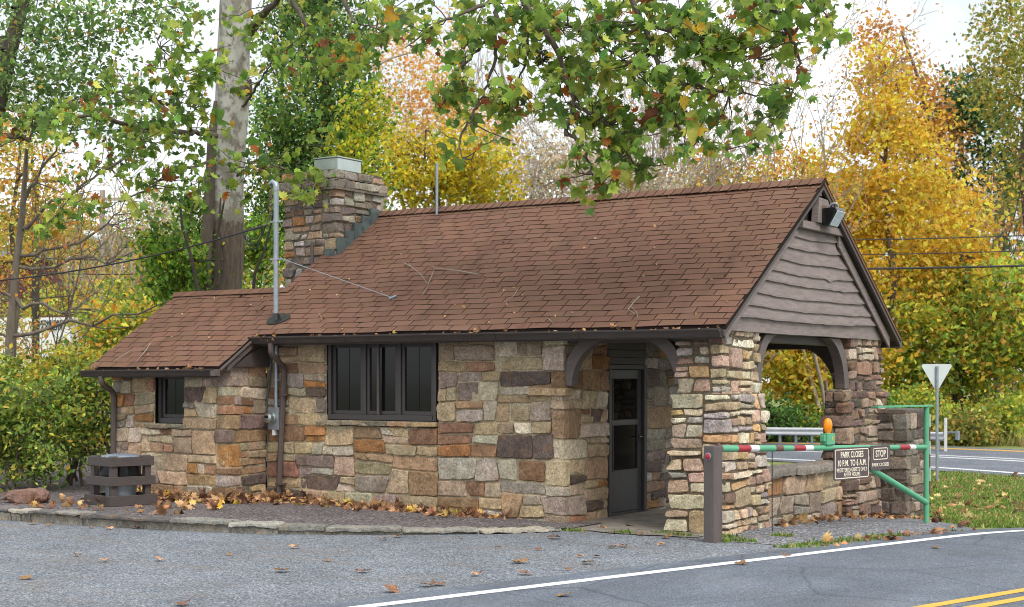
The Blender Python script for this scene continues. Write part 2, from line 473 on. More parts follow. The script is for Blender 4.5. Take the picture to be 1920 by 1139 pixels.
# highway beyond the grass
HD = np.array([.870, -.493]); HN = np.array([.493, .870]); H0 = np.array([-4.25, 28.36])
HC = np.array([(-190, 50), (-110, 42.5), (-60, 37.3), (-35, 33.7), (-20, 31.4), (-9.8, 29.75), (-4.25, 28.2), (-.93, 26.3), (2.2, 24.0), (6, 20.4), (11, 14.6)])   # it bends as it comes past
hc_d = np.concatenate([[0], np.cumsum(np.linalg.norm(np.diff(HC, axis=0), axis=1))])
hq = np.arange(0, hc_d[-1], 2.); HX = np.stack([np.interp(hq, hc_d, HC[:, k]) for k in (0, 1)], 1)
for _ in range(6): HX[1:-1] = (HX[:-2] + HX[1:-1] * 2 + HX[2:]) / 4
HT = np.gradient(HX, axis=0); HT /= np.linalg.norm(HT, axis=1)[:, None]
def hw(s, off):
    k = int(s); return HX[k] + np.array([-HT[k][1], HT[k][0]]) * off
hs = [k for k in range(len(HX)) if HX[k][1] > 15.5]
sheet('highway', [[hw(s, o) for o in (-1.1, 3, 7, 12.2)] for s in hs], .022, M['farroad'])
for nm, off, wd, mt in (('highway_edge_line', 0, .16, 'line'), ('highway_lane_line', 4.9, .16, 'line'), ('highway_lane_line', 5.9, .14, 'line'), ('highway_median_line', 10.6, .3, 'yline')):
    sheet(nm, [[hw(s, off - wd), hw(s, off + wd)] for s in hs], .028, M[mt])

# ------------------------------------------------------------------ raised bed and its flagstone kerb
KP = np.array([(-22, -2.6), (-14, -3.1), (-9.5, -3.38), (-6.6, -3.45), (-4.9, -3.42), (-3.8, -3.26), (-2.8, -3.08), (-2.1, -2.85), (-1.4, -2.45), (-.71, -1.96), (-.2, -1.5), (.22, -1.06), (.42, -.72)])
KH = np.array([.17, .17, .165, .16, .155, .15, .135, .12, .105, .09, .075, .06, .05])
def resample(P, n):
    d = np.concatenate([[0], np.cumsum(np.linalg.norm(np.diff(P[:, :2], axis=0), axis=1))])
    q = np.linspace(0, d[-1], n)
    return np.stack([np.interp(q, d, P[:, k]) for k in range(P.shape[1])], 1), d[-1]
K3 = np.column_stack([KP, KH]); KR, KL = resample(K3, 240)
V = []; F = []
n = len(KR)
for k, (x, y, h) in enumerate(KR):
    yb = max(y + .2, 6.0 if x < -8 else .3)
    for q in (0, .15, .5, 1):
        V.append((x, y + .16 + q * (yb - y - .16), max(.03, h - .035) + .012 * wob(x * 2 + q * 9, 1)))
for k in range(n - 1):
    for q in range(3): F.append((k * 4 + q, (k + 1) * 4 + q, (k + 1) * 4 + q + 1, k * 4 + q + 1))
o = link('planting_bed', mesh_from('planting_bed', V, F), M['mulch']); o['kind'] = 'structure'

def rough_block(mb, c, ex, ey, hx, hy, z0, z1, col, rng, amp=.012, cell=.05, rnd=.02):
    """a stone slab: subdivided box with rounded rims and a rough surface; ex, ey in plan"""
    ex = np.array([ex[0], ex[1], 0.]); ey = np.array([ey[0], ey[1], 0.]); c = np.array([c[0], c[1], 0.])
    hz = (z1 - z0) / 2; zc = (z0 + z1) / 2
    def face(nu, nv, f):
        u = np.linspace(-1, 1, nu); v = np.linspace(-1, 1, nv); U, W = np.meshgrid(u, v, indexing='ij')
        P = f(U, W); i = np.arange(nu - 1)[:, None] * nv; j = np.arange(nv - 1)[None, :]
        return P.reshape(-1, 3), np.stack([i + j, i + nv + j, i + nv + j + 1, i + j + 1], -1).reshape(-1, 4)
    nx = max(3, int(2 * hx / cell)); ny = max(3, int(2 * hy / cell)); nzz = max(3, int(2 * hz / cell))
    S = [face(nx, ny, lambda a, b_: np.stack([a, b_, np.ones_like(a)], -1)),
         face(nx, nzz, lambda a, b_: np.stack([a, -np.ones_like(a), b_], -1)), face(nx, nzz, lambda a, b_: np.stack([a, np.ones_like(a), b_], -1)),
         face(ny, nzz, lambda a, b_: np.stack([np.ones_like(a), a, b_], -1)), face(ny, nzz, lambda a, b_: np.stack([-np.ones_like(a), a, b_], -1))]
    H = np.array([hx, hy, hz])
    for P, Fc in S:
        Q = P * H
        inn = np.clip(Q, -(H - min(rnd, hz * .7)), H - min(rnd, hz * .7)); dlt = Q - inn; L = np.linalg.norm(dlt, axis=1)[:, None]
        r = min(rnd, hz * .7); Q = np.where(L > r, inn + dlt / (L + 1e-9) * r, Q)
        W = c + Q[:, :1] * ex + Q[:, 1:2] * ey + np.array([0, 0, 1]) * (Q[:, 2:] + zc)
        off = np.stack([fbm(W * 9 + 3), fbm(W * 9 + 31), fbm(W * 9 + 57)], 1) * amp + np.stack([fbm(W * 30 + 3), fbm(W * 30 + 31), fbm(W * 30 + 57)], 1) * amp * .35
        mb.add(W + off, Fc.tolist(), col)

rng = np.random.RandomState(11)
kb = MB(); core = MB()
flag = [srgb(150, 148, 140), srgb(172, 168, 158), srgb(124, 120, 118), srgb(182, 174, 158), srgb(134, 130, 128)]
d = np.linspace(0, KL, 240); q = 0.
while q < KL - .1:
    L = rng.uniform(.35, .95); q2 = min(KL, q + L); qm = (q + q2) / 2
    p = np.array([np.interp(qm, d, KR[:, k]) for k in range(3)]); a = np.array([np.interp(q, d, KR[:, k]) for k in range(2)]); e = np.array([np.interp(q2, d, KR[:, k]) for k in range(2)])
    if p[0] > -9.5:
        t = (e - a) / (np.linalg.norm(e - a) + 1e-9); nn = np.array([-t[1], t[0]])
        th = min(rng.uniform(.03, .065), p[2] * .6); dz = rng.uniform(-.018, .014)
        rough_block(kb, p[:2] + nn * (.15 + rng.uniform(-.05, .035)), t, nn, np.linalg.norm(e - a) / 2 - .008, .17, p[2] - th + dz, p[2] + dz, np.array(flag[rng.randint(5)]) * rng.uniform(.7, 1.1), rng, .024, .045, .015)
        m_ = rng.randint(1, 3)
        for z in range(m_):
            w = np.linalg.norm(e - a) / 2 / m_
            cc = a + t * (w * (2 * z + 1)) + nn * (.17 + rng.uniform(-.01, .02))
            rough_block(kb, cc, t, nn, w - .01, .15, -.06, p[2] - th - .006, np.array(srgb(166, 160, 146)) * rng.uniform(.65, 1.1), rng, .026, .045, .02)
        core.box(p[0] - .1, p[0] + .1, p[1] + .08, p[1] + .2, -.05, p[2] - .03)
    q = q2
for a_, b_ in zip(KR[:-1], KR[1:]):
    if a_[0] > -9.5:
        t_ = (b_ - a_)[:2] / np.linalg.norm((b_ - a_)[:2]); n_ = np.array([-t_[1], t_[0], 0]); c_ = np.array([*((a_ + b_) / 2)[:2], 0])
        kb.obox(c_ + n_ * .17 + np.array([0, 0, a_[2] / 2 - .05]), (*t_, 0), n_, (0, 0, 1), np.linalg.norm((b_ - a_)[:2]) / 2, .125, a_[2] / 2 + .022, np.array(srgb(150, 146, 134)))
o = kb.build('kerb', M['stone'], None, cols=True, auto=50); o['kind'] = 'structure'

# ------------------------------------------------------------------ rubble masonry
def slice_quad(q, corners, rng, amax, hmin, wmin, ratio=(1.6, 2.7), wh=3.2):
    out = []
    stack = [q]
    while stack:
        q = stack.pop()
        (bl, br, tr, tl) = q
        w = ((br[0] - bl[0]) + (tr[0] - tl[0])) / 2; h = ((tl[1] - bl[1]) + (tr[1] - br[1])) / 2
        thr = amax * math.exp(rng.normal(0, .65))
        if w * h < thr and w < wh * h + .1 and w < .9 and h < .46: out.append(q); continue
        done = False
        vert = w > h * rng.uniform(*ratio)
        for tries in range(10):
            if vert:
                if w < 2 * wmin: vert = False; continue
                a = rng.uniform(.28, .72); sl = rng.normal(0, .022) if rng.rand() < .62 else rng.normal(0, .085)
                sl = np.clip(sl, -.13, .13)
                ub = bl[0] + (br[0] - bl[0]) * a; ut = ub + sl
                zb = bl[1] + (br[1] - bl[1]) * a; zt = tl[1] + (tr[1] - tl[1]) * np.clip((ut - tl[0]) / (tr[0] - tl[0] + 1e-9), .05, .95)
                if min(ub - bl[0], br[0] - ub, ut - tl[0], tr[0] - ut) < wmin * .8: continue
                if any(min(abs(ub - c), abs(ut - c)) < .11 or (ub - c) * (ut - c) < 0 for c in corners): continue
                B = (ub, zb); T = (ut, zt)
                stack += [(bl, B, T, tl), (B, br, tr, T)]; done = True; break
            else:
                if h < 2 * hmin:
                    if w > 2 * wmin and tries < 5: vert = True; continue
                    break
                a = rng.uniform(.3, .7); sl = rng.normal(0, .026)
                zl = bl[1] + (tl[1] - bl[1]) * a; zr = br[1] + (tr[1] - br[1]) * np.clip(a + sl / max(h, .1), .2, .8)
                ul = bl[0] + (tl[0] - bl[0]) * a; ur = br[0] + (tr[0] - br[0]) * a
                if min(zl - bl[1], tl[1] - zl, zr - br[1], tr[1] - zr) < hmin * .85: continue
                L = (ul, zl); Rr = (ur, zr)
                stack += [(bl, br, Rr, L), (L, Rr, tr, tl)]; done = True; break
        if not done: out.append(q)
    return out

PAL_WALL = [(srgb(182, 162, 134), 7), (srgb(192, 168, 134), 4.5), (srgb(174, 160, 146), 4), (srgb(160, 142, 130), 2.2), (srgb(130, 112, 102), 1.0), (srgb(172, 126, 80), 1.6), (srgb(158, 122, 96), 3), (srgb(206, 192, 168), 4), (srgb(108, 94, 88), .7), (srgb(176, 146, 114), 4)]
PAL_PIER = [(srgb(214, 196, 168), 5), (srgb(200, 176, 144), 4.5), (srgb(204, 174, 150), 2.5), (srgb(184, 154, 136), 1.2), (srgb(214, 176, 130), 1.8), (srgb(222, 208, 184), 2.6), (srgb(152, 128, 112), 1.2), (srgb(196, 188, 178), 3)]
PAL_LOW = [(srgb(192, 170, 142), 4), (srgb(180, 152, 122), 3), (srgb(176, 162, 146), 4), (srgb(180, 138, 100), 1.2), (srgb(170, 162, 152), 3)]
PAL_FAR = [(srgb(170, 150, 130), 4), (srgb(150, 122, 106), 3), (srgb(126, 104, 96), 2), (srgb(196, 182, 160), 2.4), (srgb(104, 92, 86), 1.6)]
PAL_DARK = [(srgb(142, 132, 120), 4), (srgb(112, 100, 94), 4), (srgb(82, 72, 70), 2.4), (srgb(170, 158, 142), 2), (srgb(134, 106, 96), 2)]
PAL_GREY = [(srgb(164, 154, 140), 5), (srgb(146, 134, 124), 4), (srgb(174, 148, 124), 3), (srgb(118, 106, 102), 1.6), (srgb(178, 130, 88), 1.2), (srgb(184, 178, 168), 3)]
MORTAR = srgb(184, 170, 142)

class Wall:
    def __init__(s, mb, path, seed, pal, prot=(.010, .046), rough=.013, gap=.010, mortar=MORTAR, off=None, amax=.13, hmin=.095, wmin=.14, corner_round=11, ratio=(1.9, 3.0), wh=3.8):
        s.mb = mb; s.path = np.array(path, float); s.rng = np.random.RandomState(seed); s.pal = pal; s.prot = prot; s.rough = rough; s.gap = gap; s.mortar = mortar
        s.off = off or (lambda z: z * 0); s.amax = amax; s.hmin = hmin; s.wmin = wmin; s.p = corner_round; s.ratio = ratio; s.wh = wh
        sg = np.diff(s.path, axis=0); s.L = np.linalg.norm(sg, axis=1); s.T = sg / s.L[:, None]; s.Nn = np.stack([s.T[:, 1], -s.T[:, 0]], 1)
        s.cum = np.concatenate([[0], np.cumsum(s.L)]); s.corners = list(s.cum[1:-1])
    def pos(s, u, z, h, rf=.012):
        u = np.asarray(u, float)
        k = np.clip(np.searchsorted(s.cum, u, side='right') - 1, 0, len(s.L) - 1)
        b = s.path[k] + s.T[k] * (u - s.cum[k])[:, None]
        nn = s.Nn[k].copy()
        for ci, c in enumerate(s.corners):
            d = (u - c) / rf; m_ = np.abs(d) < 1
            w = np.clip((d + 1) / 2, 0, 1)[:, None]
            blend = s.Nn[ci] * (1 - w) + s.Nn[ci + 1] * w        # longer at the corner: keeps a square arris
            ln = np.linalg.norm(blend, axis=1)[:, None]
            nn = np.where(m_[:, None], blend / (ln ** 1.75), nn)
        P = b + nn * (h + s.off(z))[:, None]
        return np.column_stack([P, z])
    def region(s, u0, u1, z0, z1):
        inner = [c for c in s.corners if u0 < c < u1]
        us = sorted(set([u0, u1] + inner)); nz = max(2, int((z1 - z0) / .12) + 1); zz = np.linspace(z0, z1, nz)
        for a, b in zip(us[:-1], us[1:]):
            nu = max(2, int((b - a) / .15) + 1); uu = np.linspace(a, b, nu)
            U, Z = np.meshgrid(uu, zz, indexing='ij')
            P = s.pos(U.ravel(), Z.ravel(), np.zeros(U.size), rf=1e-6)
            if inner:                                              # close the arris
                for c in inner:
                    ci = s.corners.index(c); m_ = np.abs(U.ravel() - c) < 1e-6
                    o_ = s.off(Z.ravel()[m_])
                    P[m_, :2] = s.path[ci + 1] + (s.Nn[ci] + s.Nn[ci + 1]) * o_[:, None]
            i = np.arange(nu - 1)[:, None] * nz; j = np.arange(nz - 1)[None, :]
            F = np.stack([i + j, i + nz + j, i + nz + j + 1, i + j + 1], -1).reshape(-1, 4)
            mc = np.array(s.mortar) * (1 + .18 * fbm(P * 3)[:, None])
            s.mb.add(P, F.tolist(), mc)
        for q in slice_quad(((u0, z0), (u1, z0), (u1, z1), (u0, z1)), s.corners, s.rng, s.amax, s.hmin, s.wmin, s.ratio, s.wh):
            s.stone(q)
        return s
    def stone(s, q, col=None, prot=None):
        rng = s.rng; Q = np.array(q, float)
        w = (Q[1, 0] - Q[0, 0] + Q[2, 0] - Q[3, 0]) / 2; h = (Q[3, 1] - Q[0, 1] + Q[2, 1] - Q[1, 1]) / 2
        def grid(L):
            e = [0, .004, .011, .02]; n = max(2, int((L - .04) / .034))
            return np.array(e + list(np.linspace(.02, L - .02, n + 1)[1:-1]) + [L - .02, L - .011, L - .004, L]) / L
        g = s.gap * rng.uniform(.6, 1.5) / 2
        w2, h2 = max(.05, w - 2 * g), max(.04, h - 2 * g)
        a = grid(w2) * 2 - 1; b = grid(h2) * 2 - 1
        A, B = np.meshgrid(a, b, indexing='ij')
        p = s.p * rng.uniform(.6, 1.6)
        nrm = (np.abs(A) ** p + np.abs(B) ** p) ** (1 / p); mx = np.maximum(np.abs(A), np.abs(B))
        k = np.where(nrm > 1e-6, mx / (nrm + 1e-9), 1)
        A2, B2 = A * k, B * k
        S = (A2 * (w2 / w) + 1) / 2; T = (B2 * (h2 / h) + 1) / 2
        J = Q + rng.normal(0, .006, (4, 2))
        U = (1-S)*(1-T)*J[0,0] + S*(1-T)*J[1,0] + S*T*J[2,0] + (1-S)*T*J[3,0]
        Z = (1-S)*(1-T)*J[0,1] + S*(1-T)*J[1,1] + S*T*J[2,1] + (1-S)*T*J[3,1]
        P3 = np.stack([U, Z * 1.0, np.full_like(U, s.cum[-1])], -1)
        U = U + fbm(P3 * 6 + 5) * .016 + fbm(P3 * 23 + 9) * .007 + fbm(P3 * 52 + 3, 2) * .004
        Z = Z + fbm(P3 * 6 + 45) * .014 + fbm(P3 * 23 + 19) * .008 + fbm(P3 * 52 + 77, 2) * .004
        d = np.minimum((1 - np.abs(A)) * w2 / 2, (1 - np.abs(B)) * h2 / 2)
        re = rng.uniform(.005, .015)
        pr_ = rng.uniform(*s.prot) if prot is None else prot
        prof = np.sqrt(np.clip(1 - (1 - np.clip(d / re, 0, 1)) ** 2, 0, 1))
        sd = rng.uniform(0, 99, 3)
        rough = s.rough * rng.uniform(.6, 1.5)
        hh = fbm(P3 * 8 + sd, 3) * rough + (np.abs(fbm(P3 * 13 + sd * 2, 3)) - .3) * rough * 1.1 + fbm(P3 * 40 + sd, 2) * rough * .35
        hh = hh + (A * rng.normal(0, .006) + B * rng.normal(0, .006)) + .002 * (1 - A * A) * (1 - B * B)
        Hh = -.012 + (pr_ + .012) * prof + hh * prof
        u = U.ravel()
        sp = .017
        for c in s.corners: u = np.where(np.abs(u - c) < sp * .55, c, u)
        P = s.pos(u, Z.ravel(), Hh.ravel(), rf=.02)
        nu, nv = A.shape
        i = np.arange(nu - 1)[:, None] * nv; j = np.arange(nv - 1)[None, :]
        F = np.stack([i + j, i + nv + j, i + nv + j + 1, i + j + 1], -1).reshape(-1, 4)
        if col is None:
            ws = np.array([x[1] for x in s.pal]); col = s.pal[rng.choice(len(ws), p=ws / ws.sum())][0]
            col = np.array(col) * rng.uniform(.72, 1.22) * (1 + rng.normal(0, .035, 3))
        ncol = col * (1 + .22 * fbm(P * 7 + sd, 3)[:, None])
        s.mb.add(P, F.tolist(), np.clip(ncol, .01, .9))
# ------------------------------------------------------------------ the stone gatehouse
HOUSE = thing('gatehouse', 'low brown-roofed rubble stone park gatehouse with open porch on the right', 'building', (0, 0, 0))
SLOPE = .651; COS = 1 / math.sqrt(1 + SLOPE ** 2); SIN = SLOPE * COS
EX = .139                                                     # shingle exposure
def roof_z(y): return 2.48 + SLOPE * (y + .4)
NRM = np.array([0, -SIN, COS]); UPS = np.array([0, COS, SIN])

def ring(mb_seed): return MB()

# main wall with its returned porch side
mb = MB()
W = Wall(mb, [(-5, 0), (0, 0), (0, 5.4)], 21, PAL_WALL)
W.region(0, 3.06, -.12, 1.2); W.region(3.06, 6.15, -.12, .82)
W.region(0, 1.12, 1.2, 2.44); W.region(3.06, 6.15, .82, 2.44)
W.pal = PAL_GREY
W.region(7.2, 10.4, -.12, 2.44)
W.pal = PAL_WALL
# projecting ledge stones that carry the left arch foot
W.stone(((4.52, 1.635), (5.14, 1.635), (5.14, 1.755), (4.52, 1.755)), np.array(srgb(176, 150, 118)), .085)
mb.build('stone_wall', M['stone'], HOUSE, cols=True, auto=55)
mb = MB()
W = Wall(mb, [(-7.3, 1.1), (-7.3, -.8), (-5.02, -.8), (-5.02, .0)], 33, PAL_WALL, amax=.085)
o1 = 1.9
W.region(0, o1 + 2.28 + .8, -.12, 1.14); W.region(0, o1 + .86, 1.14, 2.06); W.region(o1 + 1.45, o1 + 3.08, 1.14, 2.06)
mb.build('stone_wall', M['stone'], HOUSE, cols=True, auto=55)

# sills
for (x0, x1, y, z0, z1, sd) in ((-4.02, -1.94, 0, 1.205, 1.285, 1), (-6.6, -5.78, -.8, 1.14, 1.215, 2)):
    mb = MB(); W = Wall(mb, [(x0, y - .05), (x1, y - .05)], 50 + sd, [(srgb(168, 156, 134), 3), (srgb(170, 140, 108), 1)], prot=(.01, .03))
    x = 0
    while x < x1 - x0 - .01:
        w = min(W.rng.uniform(.28, .5), x1 - x0 - x)
        if x1 - x0 - x - w < .16: w = x1 - x0 - x
        W.stone(((x, z0), (x + w, z0), (x + w, z1), (x, z1))); x += w
    mb.box(x0 + .01, x1 - .01, y - .055, y + .1, z0 + .008, z1 - .004, np.array(srgb(160, 150, 130)))
    mb.build('window_sill', M['stone'], HOUSE, cols=True, auto=55)

# porch piers: upper and battered lower shaft
def pier(name, up, lo, seed, zlo, ledge=1.68, pal=PAL_PIER, top=2.46):
    mb = MB()
    W = Wall(mb, lo, seed, pal, prot=(.012, .055), rough=.016, gap=.022, amax=.058, hmin=.075, wmin=.15, corner_round=9, ratio=(2.4, 3.8), wh=5.0, mortar=srgb(112, 102, 86), off=lambda z: np.clip((ledge - z) * .030, 0, .1))
    W.region(0, W.cum[-1], zlo, ledge)
    W2 = Wall(mb, up, seed + 1, pal, prot=(.008, .05), rough=.016, gap=.022, amax=.048, hmin=.075, wmin=.15, corner_round=9, ratio=(2.4, 3.8), wh=5.0, mortar=srgb(112, 102, 86))
    W2.region(0, W2.cum[-1], ledge, top)
    l = np.array(lo); x0, x1, y0, y1 = l[:, 0].min(), l[:, 0].max(), l[:, 1].min(), l[:, 1].max()
    r2 = np.random.RandomState(seed)
    x = x0
    for (a0, a1, b0, b1) in ((x0 + .02, x1 - .02, y0 + .02, y1 - .02),):
        nx = 2; ny = max(2, int((b1 - b0) / .4))
        for i_ in range(nx):
            for j_ in range(ny):
                cx_ = a0 + (a1 - a0) * (i_ + .5) / nx; cy_ = b0 + (b1 - b0) * (j_ + .5) / ny
                rough_block(mb, (cx_, cy_), (1, 0), (0, 1), (a1 - a0) / nx / 2 - .004, (b1 - b0) / ny / 2 - .004, ledge - .10, ledge + .03, np.array(pal[r2.randint(4)][0]), r2, .012, .045, .02)
    return mb.build(name, M['stone'], HOUSE, cols=True, auto=55)
pier('stone_pier', [(1.64, 1.04), (1.64, .0), (2.2, .0), (2.2, 1.04), (1.64, 1.04)], [(1.6, 1.17), (1.6, -.03), (2.24, -.03), (2.24, 1.17), (1.6, 1.17)], 61, -.2)
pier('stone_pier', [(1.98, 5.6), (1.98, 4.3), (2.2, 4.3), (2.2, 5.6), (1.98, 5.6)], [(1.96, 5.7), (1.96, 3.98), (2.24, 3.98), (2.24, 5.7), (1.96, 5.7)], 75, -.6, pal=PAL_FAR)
# low porch wall with a rough slab coping
mb = MB()
W = Wall(mb, [(2.2, 1.12), (2.2, 4.04)], 88, PAL_LOW, prot=(.01, .04), rough=.014, amax=.2, gap=.016, mortar=srgb(126, 116, 100)); W.region(0, 2.92, -.5, .6)
mb.box(1.88, 2.18, 1.12, 4.04, -.3, .58, np.array(srgb(130, 122, 112)))
mb.build('porch_wall', M['stone'], HOUSE, cols=True, auto=55)
mb = MB(); r2 = np.random.RandomState(5); y = 1.2
for L in (.95, .78, 1.06):
    rough_block(mb, (2.06 + r2.uniform(-.02, .02), y + L / 2), (1, 0), (0, 1), .235, L / 2 - .008, .585, .70 + r2.uniform(-.012, .012), np.array(srgb(158, 150, 140)) * r2.uniform(.85, 1.05), r2, .028, .04, .035); y += L
mb.build('coping', M['stone'], HOUSE, cols=True, auto=55)
mb = MB()
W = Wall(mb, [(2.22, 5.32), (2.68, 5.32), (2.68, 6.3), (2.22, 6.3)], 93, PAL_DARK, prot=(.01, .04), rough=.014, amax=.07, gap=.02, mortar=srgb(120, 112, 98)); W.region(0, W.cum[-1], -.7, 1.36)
rough_block(mb, (2.45, 5.8), (1, 0), (0, 1), .24, .5, 1.34, 1.41, np.array(srgb(110, 104, 98)), r2, .014, .05, .02)
mb.build('buttress', M['stone'], HOUSE, cols=True, auto=55)

# ---- chimney
mb = MB()
cp = [(-6.05, 2.72), (-6.05, 1.6), (-5.03, 1.6), (-5.03, 2.72), (-6.05, 2.72)]
W = Wall(mb, cp, 101, PAL_GREY, prot=(.008, .04), rough=.014, gap=.02, amax=.04, mortar=srgb(120, 110, 96)); W.region(0, W.cum[-1], 1.2, 4.80)
cp2 = [(-6.12, 2.79), (-6.12, 1.54), (-4.98, 1.54), (-4.98, 2.79), (-6.12, 2.79)]
W = Wall(mb, cp2, 104, PAL_GREY, prot=(.0, .06), rough=.018, gap=.02, amax=.06, hmin=.1, wmin=.2, mortar=srgb(110, 102, 90)); W.region(0, W.cum[-1], 4.80, 4.95)
cp3 = [(-6.09, 2.74), (-6.09, 1.57), (-5.01, 1.57), (-5.01, 2.74), (-6.09, 2.74)]
W = Wall(mb, cp3, 107, PAL_GREY, prot=(.0, .03), rough=.014, gap=.02, amax=.05, hmin=.1, wmin=.2, mortar=srgb(110, 102, 90)); W.region(0, W.cum[-1], 4.95, 5.09)
for (a, b, c_, d_, z0, z1) in ((-6.15, -4.95, 1.5, 2.83, 4.775, 4.81), (-6.12, -4.98, 1.54, 2.79, 4.93, 4.96), (-6.06, -5.04, 1.6, 2.71, 5.05, 5.095)):
    mb.box(a, b, c_, d_, z0, z1, np.array(srgb(126, 118, 108)))
CH = mb.build('chimney', M['stone'], HOUSE, cols=True, auto=55)
mb = MB()
c0, c1, e0, e1 = -5.62, -5.14, 1.78, 2.36
mb.box(c0, c1, e0, e1, 5.094, 5.30); mb.box(c0 - .015, c1 + .015, e0 - .015, e1 + .015, 5.30, 5.325)
mb.build('chimney_cap', M['zinc'], CH, bev=.008)
mb = MB()
for k in range(5):                                            # stepped flashing where the roof meets the stack
    y0 = 1.57 + k * .2; z = roof_z(y0)
    mb.box(-5.0, -4.955 - .004 * (k % 2), y0, y0 + .235, z - .02, z + .27)
    mb.box(-4.97, -4.93, y0 - .01, y0 + .2, z - .04, z + .10)
mb.box(-5.2, -5.0, 1.52, 1.545, roof_z(1.5) - .05, roof_z(1.5) + .14)
mb.build('flashing', M['copper'], CH, bev=.004)
mb = MB(); mb.tube([(-5.42, 1.5, 2.9), (-5.42, 1.5, 3.97)], .028, 10); mb.build('vent_pipe', M['pipe'], HOUSE, auto=40)

# ---- roofs
m_, nt, b = nodes('brown_asphalt_shingle'); v = coords(nt)
a = N(nt, 'ShaderNodeAttribute', attribute_name='Col').outputs['Color']
c = mix(nt, 1, a, ramp(nt, noise(nt, v, 190, 3, .7), [(.3, G(.72)), (.7, G(1.3))]), 'MULTIPLY')
c = mix(nt, 1, c, ramp(nt, noise(nt, v, 1.3, 6, .65), [(.3, G(.91)), (.7, G(1.08))]), 'MULTIPLY')
stn = noise(nt, coords(nt, 'Object', (2.6, .5, .5)), 1.0, 5, .6)      # soot streaks running down the slope
c = mix(nt, ramp(nt, stn, [(.54, G(0)), (.72, G(.36))]), c, srgb(58, 45, 40))
mo = noise(nt, v, 5, 6, .7)
c = mix(nt, ramp(nt, mo, [(.60, G(0)), (.78, G(.25))]), c, srgb(132, 116, 98))
nt.links.new(c, b.inputs['Base Color']); b.inputs['Roughness'].default_value = .92; b.inputs['Specular IOR Level'].default_value = .15
bump(nt, b, noise(nt, v, 260, 2, .7), .5, .004); M['shingle'] = m_
SH = np.array(srgb(116, 87, 72)); EDGE = np.array(srgb(36, 28, 26))  # EDGE: near-black asphalt edge, also painting in the weak shadow line between courses

def shingle(mb, rng, x0, x1, k, y_base, zoff, dz=0.):
    s0 = k * EX; s1 = s0 + EX + .03
    col = SH * rng.uniform(.90, 1.09) * (1 + rng.normal(0, .02, 3))
    o = np.array([0, y_base, roof_z(y_base) + zoff])
    def P(x, s, h):
        w = .006 * math.sin(x * 3.1 + s * 2) + .003 * math.sin(x * 7.7 + s * 9)
        return np.array([x, 0, 0]) + o + UPS * s + NRM * (h + w) + np.array([0, 0, dz])
    lift = .013 + rng.uniform(0, .001); jit = rng.normal(0, .0008)
    V = [P(x0, s0 + jit, lift), P(x1, s0 + jit, lift), P(x1, s1, .006), P(x0, s1, .006), P(x0, s0 + jit, lift - .008), P(x1, s0 + jit, lift - .008)]
    mb.add(V[:4], [(0, 1, 2, 3)], col)
    mb.add([V[4], V[5], V[1], V[0]], [(0, 1, 2, 3)], EDGE)
    q0 = P(x0, s0, lift - .008); q1 = P(x0, s1, -.004); mb.add([V[0], V[3], q1, q0], [(0, 1, 2, 3)], EDGE)
    q0 = P(x1, s0, lift - .008); q1 = P(x1, s1, -.004); mb.add([V[1], V[2], q1, q0], [(0, 1, 2, 3)], EDGE)

rng = np.random.RandomState(17)
YB = -.4 - 6 * EX * COS
def course(mb, k, xa, xb):
    ph = (k % 2) * .15 + (k % 5) * .037 + rng.uniform(-.02, .02)
    x = math.floor((xa - ph) / .305) * .305 + ph
    while x < xb:
        a = max(x + .006, xa); e = min(x + .305 - .006, xb)
        if e - a > .02: shingle(mb, rng, a, e, k, YB, 0)
        x += .305
XL, XR, WL, WR = -5.27, 2.45, -7.5, -4.88
mb = MB()
nk = int(round((2.7 - YB) / COS / EX))
for k in range(6, nk): course(mb, k, XL, XR)
# the deck below and the rear slope
def slab(mb, xa, xb, ya, yb, th, col, up=0):
    za, zb = roof_z(ya) + up, roof_z(yb) + up
    mb.prism([(xa, ya, za), (xa, yb, zb), (xa, yb, zb - th), (xa, ya, za - th)], (xb - xa, 0, 0), col)
slab(mb, XL, XR - .003, -.395, 2.7, .05, EDGE)
rz = lambda y: roof_z(5.4 - y)
rb = 5.82
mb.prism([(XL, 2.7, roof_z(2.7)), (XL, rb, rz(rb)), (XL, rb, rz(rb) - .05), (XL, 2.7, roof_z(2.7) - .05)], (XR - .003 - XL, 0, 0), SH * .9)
mb.prism([(XR - .003, 2.7, roof_z(2.7) + .022), (XR - .003, rb + .02, rz(rb) + .008), (XR - .003, rb + .02, rz(rb) - .01), (XR - .003, 2.7, roof_z(2.7))], (-.3, 0, 0), EDGE)
# ridge caps, lapped
x = XL; 
while x < XR - .02:
    e = min(x + .145, XR + .004); cc = SH * rng.uniform(.82, 1.15); zt = roof_z(2.7) + .034
    for sg in (-1, 1):
        A = [(x - .04, 2.7, zt + .004), (e, 2.7, zt + .014), (e, 2.7 + sg * .15, zt + .012 - .15 * SLOPE + .006), (x - .04, 2.7 + sg * .15, zt - .15 * SLOPE + .002)]
        mb.add(A, [(0, 1, 2, 3)], cc)
    mb.add([(e, 2.7, zt + .014), (e, 2.55, zt + .018 - .15 * SLOPE), (e, 2.55, zt - .15 * SLOPE), (e, 2.7, zt - .004)], [(0, 1, 2, 3)], EDGE)
    x += .145
ROOF = mb.build('roof', M['shingle'], HOUSE, cols=True)
